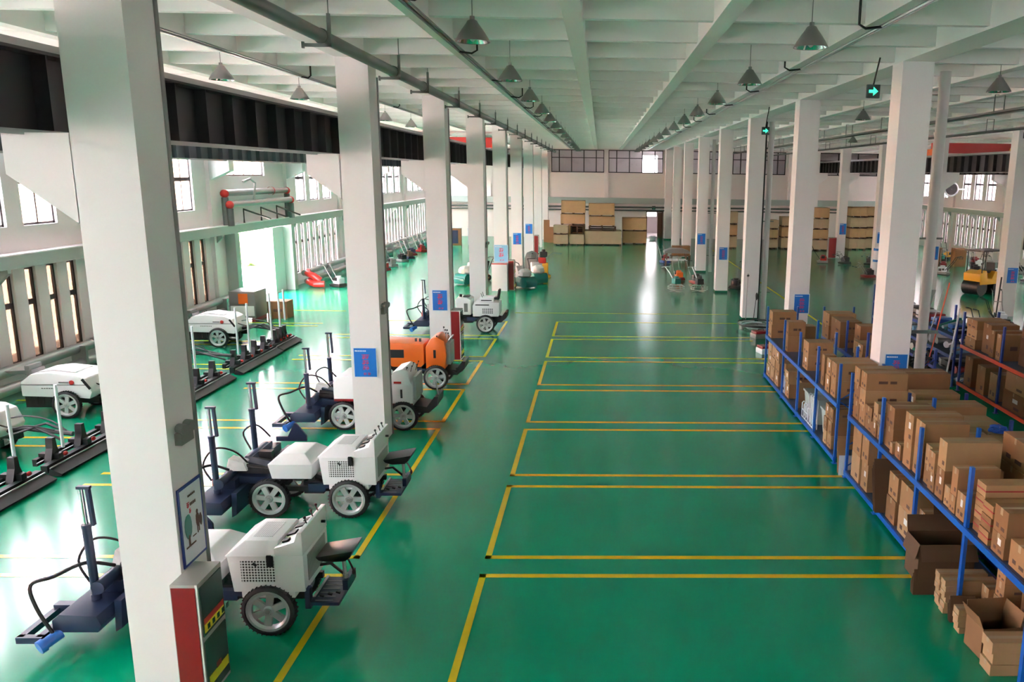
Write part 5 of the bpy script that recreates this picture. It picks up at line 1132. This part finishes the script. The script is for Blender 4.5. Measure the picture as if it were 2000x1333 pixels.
for i, (x, y, m, g, lab) in enumerate([(20.0, 46.5, 'red', 'navy', 'red machine on a dark base far right by the window wall'), (21.2, 45.0, 'black', 'black', 'black machine with handles far right by the window wall'), (21.5, 43.0, 'poster_white', 'teal', 'white and teal machine behind the yellow roller'), (22.3, 41.2, 'poster_white', 'navy', 'white and blue machine right of the yellow roller'), (18.8, 49.5, 'brown', 'lamp_grey', 'brown machine beyond the red one at the right wall'),
        (13.8, 49.6, 'red_bright', 'lamp_grey', 'red and white machine left of the red hose cabinet'), (14.3, 42.4, 'black', 'red', 'black and red floor machine left of the nearest right column'), (15.0, 49.0, 'black', 'black', 'black low machine in front of the red hose cabinet'), (16.4, 48.6, 'black', 'black', 'black low machine right of the red hose cabinet column')]):
    walk_behind((x, y, 0), 1.2+i*.35, lab, m, g, 1.05 if i < 5 or i == 5 else .55, 'floor_machine', 'floor machine')
for i, (x, y, w, d, h, lab) in enumerate([(20.4, 49.6, .8, .6, 1.0, 'brown carton far right by the window wall, left one'), (21.4, 48.2, .7, .6, 1.1, 'brown carton far right by the window wall, right one')]):
    carton(x, x+w, y, y+d, 0, h, lab, None, 'carton_b')
t = thing('blue_white_cylinder', 'tall white cylinder with blue bands left of the nearest right column', 'cylinder', (15.0, 43.4, 0)); m = MB(); m.lathe([(0, 0), (.2, 0), (.2, 1.3), (.12, 1.5), (.05, 1.55), (0, 1.55)], (0, 0, 0), n=18); m.build('cylinder', M['poster_white'], t, smooth=True)
for z in (.75, 1.35): MB().lathe([(.205, 0), (.205, .12)], (0, 0, z), n=18).build('blue_band', M['poster_blue'], t, smooth=True)
t = thing('duct_box', 'dark duct box with bent pipe on the right window wall', 'duct', (25.1, 46.5, 1.2)); MB().box(-.35, .35, -.35, .35, 0, 1.5).build('box', M['black'], t); MB().tube([(0, 0, 1.5), (0, 0, 2.2), (.1, 0, 2.6), (.25, 0, 2.75)], .16, 10).build('pipe', M['pipe_grey'], t, smooth=True)
t = thing('wall_fan', 'round black exhaust fan with white ring high on the far right wall', 'fan', (24.4, 56.5, 4.5)); m = MB(); m.lathe([(.42, 0), (.5, .02), (.5, .1), (.4, .1)], (0, 0, 0), 'y', 24, True); m.build('white_ring', M['poster_white'], t, smooth=True); MB().lathe([(0, .06), (.4, .06)], (0, 0, 0), 'y', 20).build('dark_disc', M['black'], t); MB().tube([(0, .1, 0), (1.0, .3, 0)], .05, 6).build('wall_bracket', M['poster_white'], t)

# more machines stored in the far right bay
cols2 = [('red', 'black', 'red'), ('poster_white', 'lamp_grey', 'white'), ('rack_navy', 'black', 'navy blue'), ('yellow', 'black', 'yellow'), ('black', 'lamp_grey', 'black'), ('teal', 'black', 'teal')]
spots = [(22.6, 47.5), (23.3, 49.6), (21.9, 51.4), (23.6, 44.8), (22.9, 52.8), (20.2, 52.6), (19.0, 44.2), (24.0, 42.2)]
for i, (x, y) in enumerate(spots):
    m, g, nm = cols2[(i*5+1) % 6]
    walk_behind((x, y, 0), .7+i*.8, '%s walk-behind machine by the right window wall, %s to the camera' % (nm, ['fifth nearest', 'sixth nearest', 'seventh nearest', 'third nearest', 'farthest', 'eighth nearest', 'second nearest', 'nearest'][i]), m, g, 1.0+.1*(i % 3), 'floor_machine', 'floor machine', 'machines in the far right bay')
for i, (x, y, m, nm) in enumerate([(14.6, 28.6, 'poster_white', 'white'), (16.3, 28.2, 'red', 'dark red'), (17.0, 29.2, 'poster_white', 'white and steel'), (14.0, 27.0, 'black', 'black'), (12.6, 25.2, 'black', 'matte black'), (11.4, 24.0, 'lamp_grey', 'grey')]):
    walk_behind((x, y, 0), 1.4+i*.5, '%s machine by the far right column, %s from the left' % (nm, ['fourth', 'fifth', 'rightmost', 'third', 'second', 'first'][i]), m, 'black' if m != 'black' else 'lamp_grey', 1.15, 'floor_machine', 'floor machine', 'machines by the far right column')
for i, (x, y, h) in enumerate([(15.3, 28.3, 1.9), (16.6, 28.6, 1.7), (16.9, 28.5, 1.8), (14.9, 29.6, 1.6)]):
    o = MB().cyl((x, y, 0), (x+.25, y+.35, h), .03, 8).build('long_pole', M['poster_white' if i < 3 else 'black'], None, smooth=True); tag(o, '%s pole standing in front of the far right column, %s from the left' % ('white' if i < 3 else 'black', ['second', 'third', 'fourth', 'first'][i]), 'pole', 'poles by the far right column')
